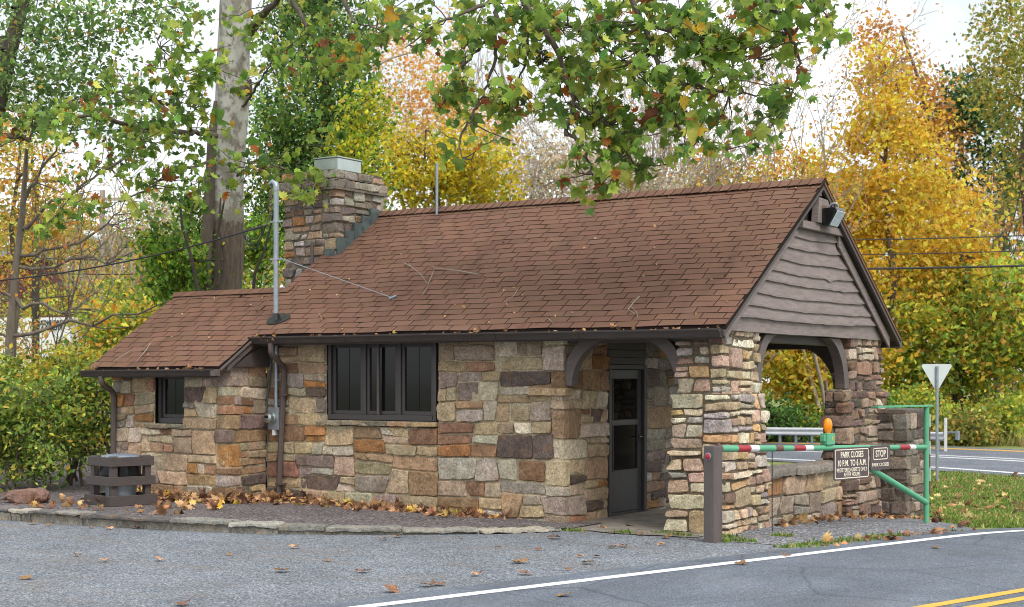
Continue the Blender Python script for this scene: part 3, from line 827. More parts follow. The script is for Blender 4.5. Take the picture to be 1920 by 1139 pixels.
# wing roof: the same slope carried further down, with its own ridge
mb = MB(); WY = .70
nw = int(round((WY - YB) / COS / EX))
for k in range(0, nw):
    xa = WL + .012 * math.sin(k)
    course(mb, k, xa, WR if k < 6 else XL - .003)
slab(mb, WL, WR - .003, YB + .005, -.4, .05, EDGE); slab(mb, WL, XL, -.4, WY, .05, EDGE, -.001)
wz = roof_z(WY)
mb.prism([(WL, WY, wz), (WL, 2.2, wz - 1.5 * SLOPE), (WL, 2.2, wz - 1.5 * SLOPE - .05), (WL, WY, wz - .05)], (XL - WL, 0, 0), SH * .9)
x = WL
while x < XL + .1:
    e = x + .2; cc = SH * rng.uniform(.85, 1.15); zt = wz + .03
    for sg in (-1, 1):
        mb.add([(x - .04, WY, zt), (e, WY, zt + .008), (e, WY + sg * .13, zt + .012 - .13 * SLOPE), (x - .04, WY + sg * .13, zt - .13 * SLOPE + .004)], [(0, 1, 2, 3)], cc)
    x += .2
mb.build('wing_roof', M['shingle'], HOUSE, cols=True)

# ---- eaves: fascia, soffit, gutters, downspouts
mb = MB()
mb.box(-4.86, 2.42, -.372, -.345, 2.33, 2.47)
mb.box(-4.86, 2.27, -.345, .02, 2.425, 2.44)
mb.build('fascia', M['timber_dark'], HOUSE, bev=.003)
mb = MB(); mb.box(WL + .04, WR - .03, YB + .02, YB + .046, 1.88, 2.0); mb.box(WL + .04, WR - .03, YB + .046, -.78, 1.965, 1.98)
mb.build('fascia', M['timber_dark'], HOUSE, bev=.003)
def gutter(xa, xb, yb, zt, drop=0.):
    prof = [(0, 0), (0, -.10), (-.075, -.10), (-.092, -.075), (-.098, -.045), (-.122, -.018), (-.124, 0), (-.112, .002), (-.110, -.012), (-.088, -.042), (-.078, -.085), (-.012, -.085), (-.012, 0)]
    g = MB(); n = len(prof)
    V = [(xa, yb + p, zt + q) for p, q in prof] + [(xb, yb + p, zt + q - drop) for p, q in prof]
    g.add(V, [(i, (i + 1) % n, n + (i + 1) % n, n + i) for i in range(n)])
    for xx, dz in ((xa, 0), (xb, -drop)):
        g.prism([(xx - .004, yb + p, zt + dz + q) for p, q in prof[:7]], (.008, 0, 0))
    x = xa + .5
    while x < xb - .2:                                        # lap seams and hanger nails
        t = (x - xa) / (xb - xa)
        g.prism([(x, yb + p * 1.03 - .001, zt - drop * t + q * 1.02) for p, q in prof[1:7]] + [(x, yb - .10, zt - drop * t), (x, yb - .005, zt - drop * t - .01)], (.03, 0, 0))
        x += 1.22
    return g
gutter(-4.9, 2.40, -.385, 2.452, .01).build('gutter', M['gutter'], HOUSE, bev=0, auto=35)
gutter(-7.56, -4.86, YB - .01, 1.985, -.01).build('gutter', M['gutter'], HOUSE, auto=35)
# rear gutter end seen past the gable
g = MB(); g.box(-4.9, 2.42, rb, rb + .11, 2.33, 2.43); g.build('gutter', M['gutter'], HOUSE, bev=.01)
def bendy(P, n=5):
    P = [np.array(p, float) for p in P]; out = [P[0]]
    for a, b_, c_ in zip(P[:-2], P[1:-1], P[2:]):
        d1 = (a - b_); d2 = (c_ - b_); r = min(.09, np.linalg.norm(d1) * .45, np.linalg.norm(d2) * .45)
        s_, e_ = b_ + d1 / np.linalg.norm(d1) * r, b_ + d2 / np.linalg.norm(d2) * r
        for t in np.linspace(0, 1, n): out.append((1-t)**2 * s_ + 2*t*(1-t) * b_ + t*t * e_)
    out.append(P[-1]); return out
g = MB(); g.tube(bendy([(-4.52, -.45, 2.36), (-4.52, -.45, 2.22), (-4.60, -.075, 2.02), (-4.71, -.075, .12)]), .042, 8)
for z in (1.62, .34): g.box(-4.70 + (z - .9) * .055, -4.57 + (z - .9) * .055, -.125, -.02, z, z + .025)
g.build('downspout', M['pipe'], HOUSE, auto=35)
g = MB(); g.tube(bendy([(-7.16, YB - .07, 1.9), (-7.16, YB - .07, 1.80), (-7.22, -.875, 1.66), (-7.24, -.875, .15)]), .042, 8); g.build('downspout', M['pipe'], HOUSE, auto=35)
# boxed end of the wing eave: rake trim over a dark boarded cheek
g = MB()
g.prism([(-4.95, -.80, 2.03), (-4.95, -.02, 2.42), (-4.95, -.02, 2.03)], (.03, 0, 0))
g.prism([(-4.955, YB + .02, 2.0), (-4.955, -.38, 2.44), (-4.955, -.38, 2.34), (-4.955, -.78, 2.06), (-4.955, YB + .2, 1.96)], (.035, 0, 0))
g.build('eave_cheek', M['timber_dark'], HOUSE, bev=.003)
g = MB()
for (ya, yb_, dz, th, x) in ((YB, -.42, -.03, .035, -4.885), (-.93, -.42, -.10, .075, -4.92)):
    g.prism([(x, ya, roof_z(ya) + dz), (x, yb_, roof_z(yb_) + dz), (x, yb_, roof_z(yb_) + dz - th), (x, ya, roof_z(ya) + dz - th)], (.03, 0, 0))
g.box(-4.93, -4.85, YB - .13, YB - .02, 1.90, 1.99)
g.build('rake_trim', M['timber'], HOUSE, bev=.003)

# ---- the gable over the porch
XG = 2.27
g = MB()
# tie beam with a hand-worked upper edge
n = 40; yy = np.linspace(-.02, 5.44, n)
top = 2.615 + .02 * np.sin(yy * 1.1 + 2) + .012 * fbm(np.stack([yy * 2, yy * 0, yy * 0], 1)); bot = 2.435 + .006 * fbm(np.stack([yy * 3, yy * 0 + 5, yy * 0], 1))
for k in range(n - 1):
    V = [(XG, yy[k], bot[k]), (XG, yy[k+1], bot[k+1]), (XG, yy[k+1], top[k+1]), (XG, yy[k], top[k])]
    V += [(x - .2, y, z) for x, y, z in V]
    F = [(0, 1, 2, 3), (0, 4, 5, 1), (3, 2, 6, 7)]
    if k == 0: F.append((0, 3, 7, 4))
    if k == n - 2: F.append((1, 5, 6, 2))
    g.add(V, F)
g.build('tie_beam', M['siding'], HOUSE)
def half(z, inset=.0): return max(.02, (4.5 - .03 - z) / SLOPE - inset)
rng = np.random.RandomState(4)
levels = [2.60, 2.735, 2.90, 3.065, 3.215, 3.375, 3.545, 3.71, 3.83]
for k in range(8):
    z0, z1 = levels[k], levels[k + 1]
    h0 = half(z0, .16); g = MB(); m_n = 44; yy = np.linspace(2.7 - h0, 2.7 + h0, m_n)
    sag = -.035 * np.sin(np.linspace(0, math.pi, m_n) + .25) + .03
    lo = z0 + sag + .02 * fbm(np.stack([yy * 1.3, yy * 0 + k * 7, yy * 0], 1)) + .010 * fbm(np.stack([yy * 5, yy * 0 + k * 7, yy * 0 + 3], 1))
    if k == 4: lo = lo - .035 * np.exp(-((yy - 3.25) / .09) ** 2)      # a knot left in the waney edge
    hi = np.minimum(z1 + .075, 4.47 - (np.abs(yy - 2.7) + .02) * SLOPE)
    hi = np.maximum(hi, lo + .005)
    mid = lo + (hi - lo) * .12
    for q in range(m_n - 1):
        V = []
        for w in (q, q + 1):
            V += [(XG - .018, yy[w], lo[w]), (XG + .042, yy[w], lo[w] + .002), (XG + .042, yy[w], mid[w]), (XG + .0, yy[w], hi[w])]
        g.add(V, [(0, 4, 5, 1), (1, 5, 6, 2), (2, 6, 7, 3)])
    g.build('siding_board', M['siding'], HOUSE)
g = MB(); g.prism([(XG - .03, -.30, 2.56), (XG - .03, 5.70, 2.56), (XG - .03, 2.7, 4.44)], (.012, 0, 0)); g.build('gable_backing', M['timber_dark'], HOUSE)
def rake(name, side, x, d0, w, th, z0, z1, mat):
    g = MB()
    def P(z, d): return (x, 2.7 + side * ((4.5 - z) / SLOPE), z - d / COS * 1.0)
    a, b_ = P(z1, d0), P(z0, d0); c_, e = P(z0, d0 + w), P(z1, d0 + w)
    g.prism([a, b_, c_, e], (th, 0, 0)); return g.build(name, mat, HOUSE, bev=.004)
for sd in (-1, 1):
    rake('rake_board', sd, XG + .046, .115, .135, .03, 2.62, 3.98, M['siding'])
    rake('barge_board', sd, XR - .055, .045, .055, .04, 2.47, 4.50, M['timber_dark'])
g = MB()
for sd in (-1, 1):                                             # soffit under the overhanging verge
    P = [(XG - .02, 2.7, 4.445), (XG - .02, 2.7 + sd * 3.05, 4.445 - 3.05 * SLOPE)]
    g.prism([P[0], P[1], (P[1][0], P[1][1], P[1][2] - .02), (P[0][0], P[0][1], P[0][2] - .02)], (.16, 0, 0))
g.build('soffit', M['timber_dark'], HOUSE)
g = MB(); g.box(XG + .034, XG + .115, 2.10, 3.66, 3.83, 3.93); g.build('collar_board', M['siding'], HOUSE, bev=.006)
g = MB(); g.prism([(XG + .05, 2.53, 3.932), (XG + .05, 2.96, 3.932), (XG + .05, 2.93, 4.26), (XG + .05, 2.58, 4.27)], (.10, 0, 0)); g.build('mounting_board', M['siding'], HOUSE, bev=.006)
g = MB(); g.box(XG + .152, XG + .155, 2.66, 2.84, 4.03, 4.17); g.build('faded_patch', M['rust'], HOUSE)
g = MB(); g.box(XG + .02, XR - .06, 2.655, 2.745, 4.30, 4.43); g.build('ridge_beam', M['siding'], HOUSE, bev=.005)
# floodlight
FL = np.array([XG + .30, 2.88, 4.03])
g = MB(); ex = np.array([0, 1, 0]); 
g.prism([(XG + .155, 2.66, 3.90), (XG + .155, 2.66, 4.13), (XG + .34, 2.66, 4.14), (XG + .355, 2.66, 4.10), (XG + .24, 2.66, 3.89)], (0, .31, 0))
fl = g.build('floodlight', M['black'], HOUSE, bev=.01)
g = MB(); g.prism([(XG + .252, 2.675, 3.902), (XG + .362, 2.675, 4.094), (XG + .368, 2.675, 4.086), (XG + .262, 2.675, 3.897)], (0, .28, 0)); g.build('lens', M['lens'], fl, bev=.003)
g = MB(); g.tube(bendy([(XG + .155, 2.80, 4.06), (XG + .22, 2.80, 4.20), (XG + .30, 2.84, 4.20), (XG + .30, 2.86, 4.13)]), .016, 8); g.build('conduit', M['galv'], fl, auto=40)

# ---- porch timbers: plates, ceiling, curved braces
g = MB(); g.box(-.1, 1.66, .06, .22, 2.31, 2.425); g.box(-.1, 1.95, 5.25, 5.41, 2.31, 2.425); g.box(1.86, 2.06, 1.0, 4.4, 2.33, 2.44); g.build('wall_plate', M['timber_dark'], HOUSE, bev=.006)
g = MB(); g.box(.01, 2.26, .02, 5.5, 2.445, 2.46); g.build('ceiling', M['timber_dark'], HOUSE)
def brace(foot, head, axis, width, depth, thick, mat=None, bulge=.28):
    """curved knee brace from foot (low, at the pier) to head (under the plate); axis = across thickness"""
    f = np.array(foot, float); h = np.array(head, float); a = np.array(axis, float)
    corner = np.array([f[0], f[1], h[2]])
    g = MB(); n = 16; inn = []; out = []
    for t in np.linspace(0, 1, n):
        # quarter ellipse, centre diagonally opposite the corner
        cen = np.array([h[0], h[1], f[2]])
        th = t * math.pi / 2
        p = cen + (f - cen) * math.cos(th) + (h - cen) * math.sin(th)
        inn.append(p)
        o_ = corner * .0 + p + (corner - cen) / np.linalg.norm(corner - cen) * depth * (.85 + .5 * math.sin(2 * th))
        lim_h = min(o_[2], h[2]); o_[2] = lim_h
        hd = (f - cen); L = np.linalg.norm(hd); pr_ = np.dot(o_ - cen, hd / L)
        if pr_ > L: o_ = o_ - hd / L * (pr_ - L)
        out.append(o_)
    for k in range(n - 1):
        V = [inn[k], inn[k+1], out[k+1], out[k]]; V = V + [v_ + a * thick for v_ in V]
        g.add(V, [(0, 1, 2, 3), (4, 7, 6, 5), (0, 4, 5, 1), (3, 2, 6, 7)] + ([(0, 3, 7, 4)] if k == 0 else []) + ([(1, 5, 6, 2)] if k == n - 2 else []))
    return g.build('curved_brace', mat or M['timber'], HOUSE, bev=.006)
def brace2(foot, head, axis, depth, thick, mat=None):
    """arc band: inner edge a quarter ellipse, outer edge straight up the pier and back to the plate"""
    f = np.array(foot, float); h = np.array(head, float); a = np.array(axis, float)
    back = f - h; back[2] = 0; back /= np.linalg.norm(back)        # towards the pier
    cen = np.array([h[0], h[1], f[2]]); n = 18; inn = []; out = []
    for t in np.linspace(0, 1, n):
        th = t * math.pi / 2
        p = cen + (f - cen) * math.cos(th) + (h - cen) * math.sin(th); inn.append(p)
        nrm = back * math.cos(th) * 1. + np.array([0, 0, 1.]) * math.sin(th)
        q = p + nrm * depth
        q[2] = min(q[2], h[2] + .001); out.append(q)
    g = MB()
    for k in range(n - 1):
        V = [inn[k], inn[k+1], out[k+1], out[k]]; V = V + [v_ + a * thick for v_ in V]
        g.add(V, [(0, 1, 2, 3), (4, 7, 6, 5), (0, 4, 5, 1), (3, 2, 6, 7)] + ([(0, 3, 7, 4)] if k == 0 else []) + ([(1, 5, 6, 2)] if k == n - 2 else []))
    return g.build('curved_brace', mat or M['timber'], HOUSE, bev=.005)
# front arch (in plane Y ~ .03)
brace2((.12, .015, 1.77), (.78, .015, 2.38), (0, 1, 0), .15, .14)
brace2((1.58, .015, 1.80), (.95, .015, 2.38), (0, 1, 0), .15, .14)
# gable arch (plane X ~ 2.05)
brace2((2.06, 1.18, 1.80), (2.06, 1.72, 2.42), (1, 0, 0), .15, .14)
brace2((2.06, 4.10, 1.72), (2.06, 3.42, 2.42), (1, 0, 0), .17, .14)
# rear arch
brace2((1.60, 5.24, 1.68), (.92, 5.24, 2.36), (0, 1, 0), .20, .16)
brace2((.12, 5.26, 1.70), (.8, 5.26, 2.38), (0, 1, 0), .17, .14)

# ---- windows and door
def window(x0, x1, y, z0, z1, sashes, frame_w=.06):
    w = MB()
    w.box(x0, x0 + frame_w, y - .005, y + .13, z0, z1); w.box(x1 - frame_w, x1, y - .005, y + .13, z0, z1)
    w.box(x0 + frame_w, x1 - frame_w, y - .004, y + .13, z1 - .055, z1); w.box(x0 + frame_w, x1 - frame_w, y - .012, y + .13, z0, z0 + .075)
    fr = w.build('window', M['frame'], HOUSE, bev=.004)
    ia, ib = x0 + frame_w, x1 - frame_w; n = sashes; mw = .06
    sw = (ib - ia - mw * (n - 1)) / n
    for k in range(n):
        a = ia + k * (sw + mw)
        if k:
            q = MB(); q.box(a - mw, a, y + .012, y + .12, z0 + .076, z1 - .056); q.build('mullion', M['frame'], fr, bev=.004)
        q = MB(); st = .05
        q.box(a + .002, a + st, y + .035, y + .085, z0 + .077, z1 - .057); q.box(a + sw - st, a + sw - .002, y + .035, y + .085, z0 + .077, z1 - .057)
        q.box(a + st, a + sw - st, y + .037, y + .083, z1 - .057 - st, z1 - .057); q.box(a + st, a + sw - st, y + .037, y + .083, z0 + .077, z0 + .077 + st)
        q.build('sash', M['frame'], fr, bev=.003)
        q = MB(); q.box(a + st, a + sw - st, y + .060, y + .066, z0 + .077 + st, z1 - .057 - st); q.build('pane', M['glass'], fr)
        q = MB(); xm = a + sw / 2
        for zz in (.35, .67): 
            z = z0 + .13 + (z1 - z0 - .24) * zz; q.box(a + st, a + sw - st, y + .0535, y + .0595, z - .006, z + .006)
        q.box(xm - .006, xm + .006, y + .054, y + .0598, z0 + .13, z1 - .11)
        q.build('muntin', M['glass'], fr)
    return fr
fw = window(-3.87, -1.99, .015, 1.29, 2.40, 3)
q = MB(); q.box(-2.99, -2.955, .0, .034, 1.366, 2.342); q.build('screen_bar', M['pipe'], fw, bev=.003)
window(-6.44, -5.86, -.74, 1.217, 1.96, 1, .05)
q = MB(); q.box(-5.0, -.3, .14, 5.3, .02, 2.40); q.box(-7.2, -5.1, -.58, 1.9, .02, 1.95); q.build('inner_wall', M['timber_dark'], HOUSE)

# door in the porch side wall (plane X = 0, facing +X)
dm = MB(); y0, y1, zt = 1.17, 2.18, 2.03
dm.box(-.14, .035, y0 - .02, y0 + .035, .02, zt + .02); dm.box(-.14, .035, y1 - .035, y1 + .05, .02, zt + .02); dm.box(-.14, .03, y0 + .035, y1 - .035, zt - .04, zt + .02)
dm.box(-.12, .0, y0 + .03, y1 - .03, .02, .05)
dm.build('door_frame', M['frame'], HOUSE, bev=.004)
dm = MB(); a, e = y0 + .04, y1 - .04; xf = -.012
def db(mb, ya, yb, za, zb, x0=-.05, x1=xf): mb.box(x0, x1, ya, yb, za, zb)
db(dm, a, a + .12, .055, zt - .045); db(dm, e - .12, e, .055, zt - .045)
db(dm, a + .12, e - .12, zt - .165, zt - .046); db(dm, a + .12, e - .12, .056, .62); db(dm, a + .12, e - .12, 1.235, 1.30)
dr = dm.build('door', M['door'], HOUSE, bev=.004)
q = MB(); q.box(-.035, -.028, a + .118, e - .118, 1.30, zt - .165); q.build('pane', M['door_glass'], dr)
q = MB(); q.box(-.035, -.026, a + .118, e - .118, .62, 1.235); q.build('lower_panel', M['glass'], dr)
q = MB()
for (ya, yb_, za, zb) in ((a + .105, e - .105, .605, .625), (a + .105, e - .105, 1.228, 1.24), (a + .105, e - .105, 1.297, 1.308), (a + .105, e - .105, zt - .172, zt - .158)): q.box(-.03, -.004, ya, yb_, za, zb)
for z0_, z1_ in ((.625, 1.228), (1.308, zt - .172)):
    q.box(-.03, -.004, a + .105, a + .122, z0_, z1_); q.box(-.03, -.004, e - .122, e - .105, z0_, z1_)
q.build('glazing_bead', M['frame'], dr, bev=.003)
q = MB(); q.box(-.012, -.002, e - .10, e - .05, .98, 1.10); q.tube([(-.002, e - .075, 1.06), (.035, e - .075, 1.06), (.04, e - .16, 1.06)], .009, 8); q.build('handle', M['black'], dr, auto=40)
q = MB()
for k in range(4): q.box(-.06, .012 + .004 * (k % 2), y0 - .02, y1 + .05, zt + .024 + k * .1, zt + .12 + k * .1)
q.build('overdoor_board', M['timber_dark'], HOUSE, bev=.004)
q = MB(); q.box(-.2, -.13, y0 - .1, y1 + .1, 0, 2.4); q.build('door_backing', M['black'], HOUSE)

# ---- electric service: mast, weather head, meter, guy wire
MX, MY = -4.755, -.075
q = MB(); q.tube([(MX, MY, 1.44), (MX, MY, 2.42)], .03, 12); q.tube([(MX, MY, 2.60), (MX, MY, 4.58)], .037, 14); q.tube([(MX, MY, 4.56), (MX, MY, 4.62)], .044, 14)
mast = q.build('service_mast', M['galv'], HOUSE, auto=40)
q = MB(); q.tube([(MX, MY, 4.60), (MX - .01, MY, 4.66), (MX - .05, MY - .02, 4.69), (MX - .1, MY - .04, 4.66)], [.042, .045, .04, .02], 12); q.build('weather_head', M['galv'], mast, auto=50)
q = MB()
for z in (4.12, 3.58):
    q = MB(); q.tube([(MX, MY, z - .02), (MX, MY, z + .02)], .044, 14); q.box(MX - .10, MX + .12, MY - .014, MY + .014, z - .012, z + .012); q.build('clamp', M['galv'], mast, auto=40)
q = MB(); q.tube([(MX, MY, 1.83), (MX, MY, 1.86)], .036, 12); q.box(MX, MX + .1, MY - .01, MY + .05, 1.835, 1.855); q.build('clamp', M['galv'], mast, auto=40)
q = MB()
for dx in (-.055, -.08): q.tube([(MX - .07, MY - .02, 4.65), (MX + dx, MY - .04, 4.45), (MX + dx - .01, MY - .04, 4.22), (MX - .16, MY - .04, 4.07)], .006, 5)
q.build('service_lead', M['rust'], mast)
q = MB(); q.prism([(MX + .25 * math.cos(t) * (1 if math.cos(t) > 0 else .6), MY + .12 * math.sin(t), roof_z(MY + .12 * math.sin(t)) + .026) for t in np.linspace(0, 2 * math.pi, 14)[:-1]], (0, 0, .012)); q.tube([(MX, MY, 2.66), (MX, MY, 2.80)], [.075, .042], 14)
q.build('roof_boot', M['black'], mast)
q = MB(); q.tube([(MX + .1, MY, 3.58), (-2.98, .34, roof_z(.34) + .03)], .006, 5); q.tube([(-3.02, .33, roof_z(.33) + .02), (-2.92, .36, roof_z(.36) + .04)], .02, 6); q.build('guy_wire', M['galv'], HOUSE)
q = MB(); q.box(-4.865, -4.665, -.125, -.03, 1.13, 1.45); q.box(-4.86, -4.67, -.131, -.125, 1.17, 1.44); mt = q.build('meter_box', M['galv'], HOUSE, bev=.006)
q = MB(); q.lathe((-4.785, -.13, 1.30), [(.086, 0), (.086, .025), (.074, .03), (.072, .10), (.05, .118), (0.01, .12)], 22, (0, -1, 0)); q.build('meter', M['zinc'], mt, auto=40)
q = MB(); q.box(-4.82, -4.75, -.2525, -.249, 1.30, 1.335); q.build('dial', M['black'], mt)
q = MB(); q.box(-4.79, -4.75, -.12, -.05, 1.05, 1.13); q.build('terminal', M['white'], mt)
q = MB(); q.tube(bendy([(-4.86, -.06, 2.40), (-4.87, -.06, 2.0), (-4.955, -.04, 1.6), (-4.975, -.04, 1.25), (-4.93, -.05, 1.16), (-4.86, -.06, 1.16)]), .014, 7); q.tube([(-4.94, -.045, 1.2), (-4.95, -.045, .3)], .007, 5); q.build('conduit', M['copper'], HOUSE, auto=40)
# ------------------------------------------------------------------ swing gate, its post and its signs
B0 = hit_ground(1337, 1018); B0[2] = 0
E_T = np.array([.2895, .9572, 0.]); 
E1 = at(1737, 978, 20.35)
E_T = np.array([E1[0] - B0[0], E1[1] - B0[1], 0]); GL = np.linalg.norm(E_T); E_T /= GL
E_N = np.array([E_T[1], -E_T[0], 0])                            # faces the road
GATE = thing('barrier_gate', 'green pipe swing gate with brown park closing signs beside the white road line', 'gate', (B0[0], B0[1], 0))
zl, zr = 1.065, 0.945
def gp(s, z=0, n=0): return np.array([*(B0 + E_T * s + E_N * n)[:2], 0]) + np.array([0, 0, z])
def gz(s): return zl + (zr - zl) * s / GL
def s_of(px):
    lo, hi = -1, 6
    for _ in range(50):
        mid = (lo + hi) / 2; p = gp(mid)[:2] - CAM_P
        if CX + FPX * (p @ RGT) / (p @ FWD) < px: lo = mid
        else: hi = mid
    return lo
q = MB(); q.obox(gp(0, .5), E_N, E_T, (0, 0, 1), .078, .078, .60)
P = q.build('gate_post', M['post'], GATE, bev=.014)
q = MB(); q.lathe(gp(-.078, .98, -.005), [(.044, 0), (.044, .010), (.036, .012)], 20, -E_T); q.build('reflector_rim', M['galv'], P, auto=40)
q = MB(); q.lathe(gp(-.090, .98, -.005), [(.036, 0), (.034, .006), (.015, .012), (.002, .013)], 20, -E_T); q.build('reflector', M['red'], P, auto=60)
s1 = s_of(1451); sE = GL
q = MB(); q.tube([gp(.12, gz(.12)), gp(s1, gz(s1))], .040, 14); q.tube([gp(s1, gz(s1)), gp(sE, gz(sE))], .034, 14)
q.tube([gp(.06, gz(.06)), gp(.14, gz(.14))], .03, 10)
BAR = q.build('top_bar', M['green'], GATE, auto=40)
q = MB(); q.tube([gp(.07, gz(.1)), gp(.125, gz(.1))], .052, 12); q.tube([gp(.1, gz(.1) - .09), gp(.1, gz(.1) + .07)], .02, 8); q.build('hinge', M['rust'], GATE, auto=40)
q = MB(); q.tube([gp(s1 + .01, gz(s1 + .01)), gp(s1 + .16, gz(s1 + .16))], .0365, 12); q.build('rusty_sleeve', M['rust'], BAR, auto=40)
for a_, b_, c_ in ((1381, 1404, 1420), (1486, 1507, 1522), (1684, 1703, 1714)):
    r_ = .0415 if a_ < 1451 else .0355
    q = MB(); q.tube([gp(s_of(a_), gz(s_of(a_))), gp(s_of(b_), gz(s_of(b_)))], r_, 14, cap=False); q.build('red_band', M['red'], BAR, auto=40)
    q = MB(); q.tube([gp(s_of(b_) + .002, gz(s_of(b_))), gp(s_of(c_), gz(s_of(c_)))], r_, 14, cap=False); q.build('white_band', M['white'], BAR, auto=40)
ztop = CAM_H + (HY - 763) / FPX * ((E1[:2] - CAM_P) @ FWD)
q = MB(); q.tube([gp(sE, float(E1[2]) - .1), gp(sE, ztop)], .037, 14); EP = q.build('end_post', M['green'], GATE, auto=40)
q = MB()
zz = float(E1[2]) + .35
for k, c_ in enumerate(('red', 'white') * 3):
    qq = MB(); qq.obox(gp(sE + .04, zz + .1 + k * .18, 0), E_N, E_T, (0, 0, 1), .035, .004, .088); qq.build('reflective_plate', M[c_], EP)
q = MB(); sA = s_of(1640); q.obox((gp(sA, ztop + .012) + gp(sE + .1, ztop + .012)) / 2, E_N, E_T, (0, 0, 1), .05, (sE + .1 - sA) / 2, .012); q.build('top_plate', M['green'], GATE, bev=.003)
s2 = s_of(1612)
q = MB(); q.tube([gp(s2, gz(s2) - .18), gp(s_of(1632), gz(s_of(1632)) - .27), gp(sE, float(E1[2]) + .25)], .040, 14); q.build('brace', M['green'], GATE, auto=40)
# chain
q = MB(); sc = s_of(1448); z = gz(sc) - .04; k = 0
while z > .06:
    c0_ = gp(sc, z, .0); ax = E_N if k % 2 else E_T
    ang = np.linspace(0, 2 * math.pi, 9)
    q.tube([c0_ + ax * .008 * math.cos(t) + np.array([0, 0, .018]) * math.sin(t) for t in ang], .0032, 4, cap=False); z -= .029; k += 1
q.build('chain', M['black'], GATE)

def rrect(w, h, r, n=6):
    out = []
    for cx_, cy_, a0 in ((w/2 - r, h/2 - r, 0), (-w/2 + r, h/2 - r, 90), (-w/2 + r, -h/2 + r, 180), (w/2 - r, -h/2 + r, 270)):
        for k in range(n + 1):
            t = math.radians(a0 + 90 * k / n); out.append((cx_ + r * math.cos(t), cy_ + r * math.sin(t)))
    return out
def text_mesh(txt, size, sx, pos, ex, ez, en, mat, parent, name='lettering', bold=.0, align='CENTER', depth=.002, width=None):
    cu = bpy.data.curves.new(name, 'FONT'); cu.body = txt; cu.size = size; cu.align_x = align; cu.extrude = depth; cu.offset = bold
    cu.space_character = 1.06
    o = bpy.data.objects.new(name, cu); COL.objects.link(o)
    dg = bpy.context.evaluated_depsgraph_get(); me = bpy.data.meshes.new_from_object(o.evaluated_get(dg))
    bpy.data.objects.remove(o); bpy.data.curves.remove(cu)
    V = np.array([v.co for v in me.vertices])
    if width: sx = width / (V[:, 0].max() - V[:, 0].min())
    Wd = np.asarray(pos) + V[:, :1] * sx * np.asarray(ex) + V[:, 1:2] * np.asarray(ez) + V[:, 2:] * np.asarray(en)
    Wd = Wd - origin_of(parent)
    for v, w in zip(me.vertices, Wd): v.co = w
    me.materials.clear(); return link(name, me, mat, parent)
UZ = np.array([0, 0, 1.])
def board(name, pxa, pxb, pya, pyb, n_off, tilt=0.):
    sa, sb = s_of(pxa), s_of(pxb); sm = (sa + sb) / 2; D = (gp(sm)[:2] - CAM_P) @ FWD
    z0 = CAM_H + (HY - pyb) / FPX * D; z1 = CAM_H + (HY - pya) / FPX * D
    w, h = sb - sa, z1 - z0; ez = UZ; ex = E_T
    c_ = gp(sm, (z0 + z1) / 2, n_off)
    pts = [c_ + ex * x + ez * y for x, y in rrect(w, h, .03)]
    q = MB(); q.prism(pts, E_N * .012); o = q.build(name, M['sign'], GATE, bev=.002)
    return o, c_, w, h
def border(c_, w, h, ins, th, par, r=.025):
    a = rrect(w - 2 * ins, h - 2 * ins, r); b_ = rrect(w - 2 * ins - 2 * th, h - 2 * ins - 2 * th, max(.008, r - th)); n = len(a)
    V = [c_ + E_N * .0135 + E_T * x + UZ * y for x, y in a + b_]
    q = MB(); q.add(V, [(i, (i + 1) % n, n + (i + 1) % n, n + i) for i in range(n)]); q.build('border', M['cream'], par)
SG, c_, w, h = board('park_hours_sign', 1556, 1622, 839, 899, .05)
print('sign', w, h)
border(c_, w, h, .018, .011, SG)
rows_ = (('PARK CLOSES', .27, .19, .64), ('10 P.M. TO 6 A.M.', .27, -.07, .80), ('REGISTERED GUESTS ONLY', .175, -.25, .86), ('AFTER HOURS', .175, -.395, .46))
for t, sz, dz, bo in rows_:
    text_mesh(t, sz * h, 1, c_ + UZ * dz * h + E_N * .014, E_T, UZ, E_N, M['cream'], SG, bold=.0012 if sz > .2 else .0, width=bo * w)
SB, c_, w, h = board('park_closed_sign', 1625, 1662, 835, 881, .045)
print('sign2', w, h)
q = c_ + UZ * h * .16
border(q, w * .72, h * .48, .0, .010, SB, .02)
text_mesh('STOP', h * .38, 1, q - UZ * h * .125 + E_N * .014, E_T, UZ, E_N, M['cream'], SB, bold=.0015, width=.5 * w)
text_mesh('PARK CLOSED', h * .20, 1, c_ - UZ * h * .35 + E_N * .014, E_T, UZ, E_N, M['cream'], SB, bold=.0, width=.84 * w)
# barricade light on the bar
sl = s_of(1552); zc = gz(sl)
q = MB(); q.obox(gp(sl, zc + .11, 0), E_N, E_T, UZ, .055, .085, .07); q.obox(gp(sl, zc + .04, 0), E_N, E_T, UZ, .03, .05, .02)
q.obox(gp(sl - .10, zc + .12, .0), E_N, E_T, UZ, .035, .02, .04)
wl_ = q.build('warning_light', M['green'], GATE, bev=.008)
q = MB()
n = 18
prof = [(.034, .175), (.040, .19), (.058, .225), (.066, .27), (.062, .315), (.045, .35), (.02, .366), (.002, .37)]
V = []
for r_, z in prof:
    for k in range(n):
        t = 2 * math.pi * k / n; V.append(gp(sl, zc + z, 0) + E_T * r_ * math.cos(t) * 1.0 + E_N * r_ * math.sin(t) * .8)
q.add(V, [(i*n+j, i*n+(j+1) % n, (i+1)*n+(j+1) % n, (i+1)*n+j) for i in range(len(prof)-1) for j in range(n)] + [list(range(n))])
q.build('lens', M['amber'], wl_, auto=60)
q = MB(); q.tube([gp(sl, zc + .27, 0) + (E_T * math.cos(t) + UZ * math.sin(t) * 1.35) * .066 for t in np.linspace(-1.1, 4.24, 20)], .006, 5); q.build('lens_rim', M['amber'], wl_, auto=60)
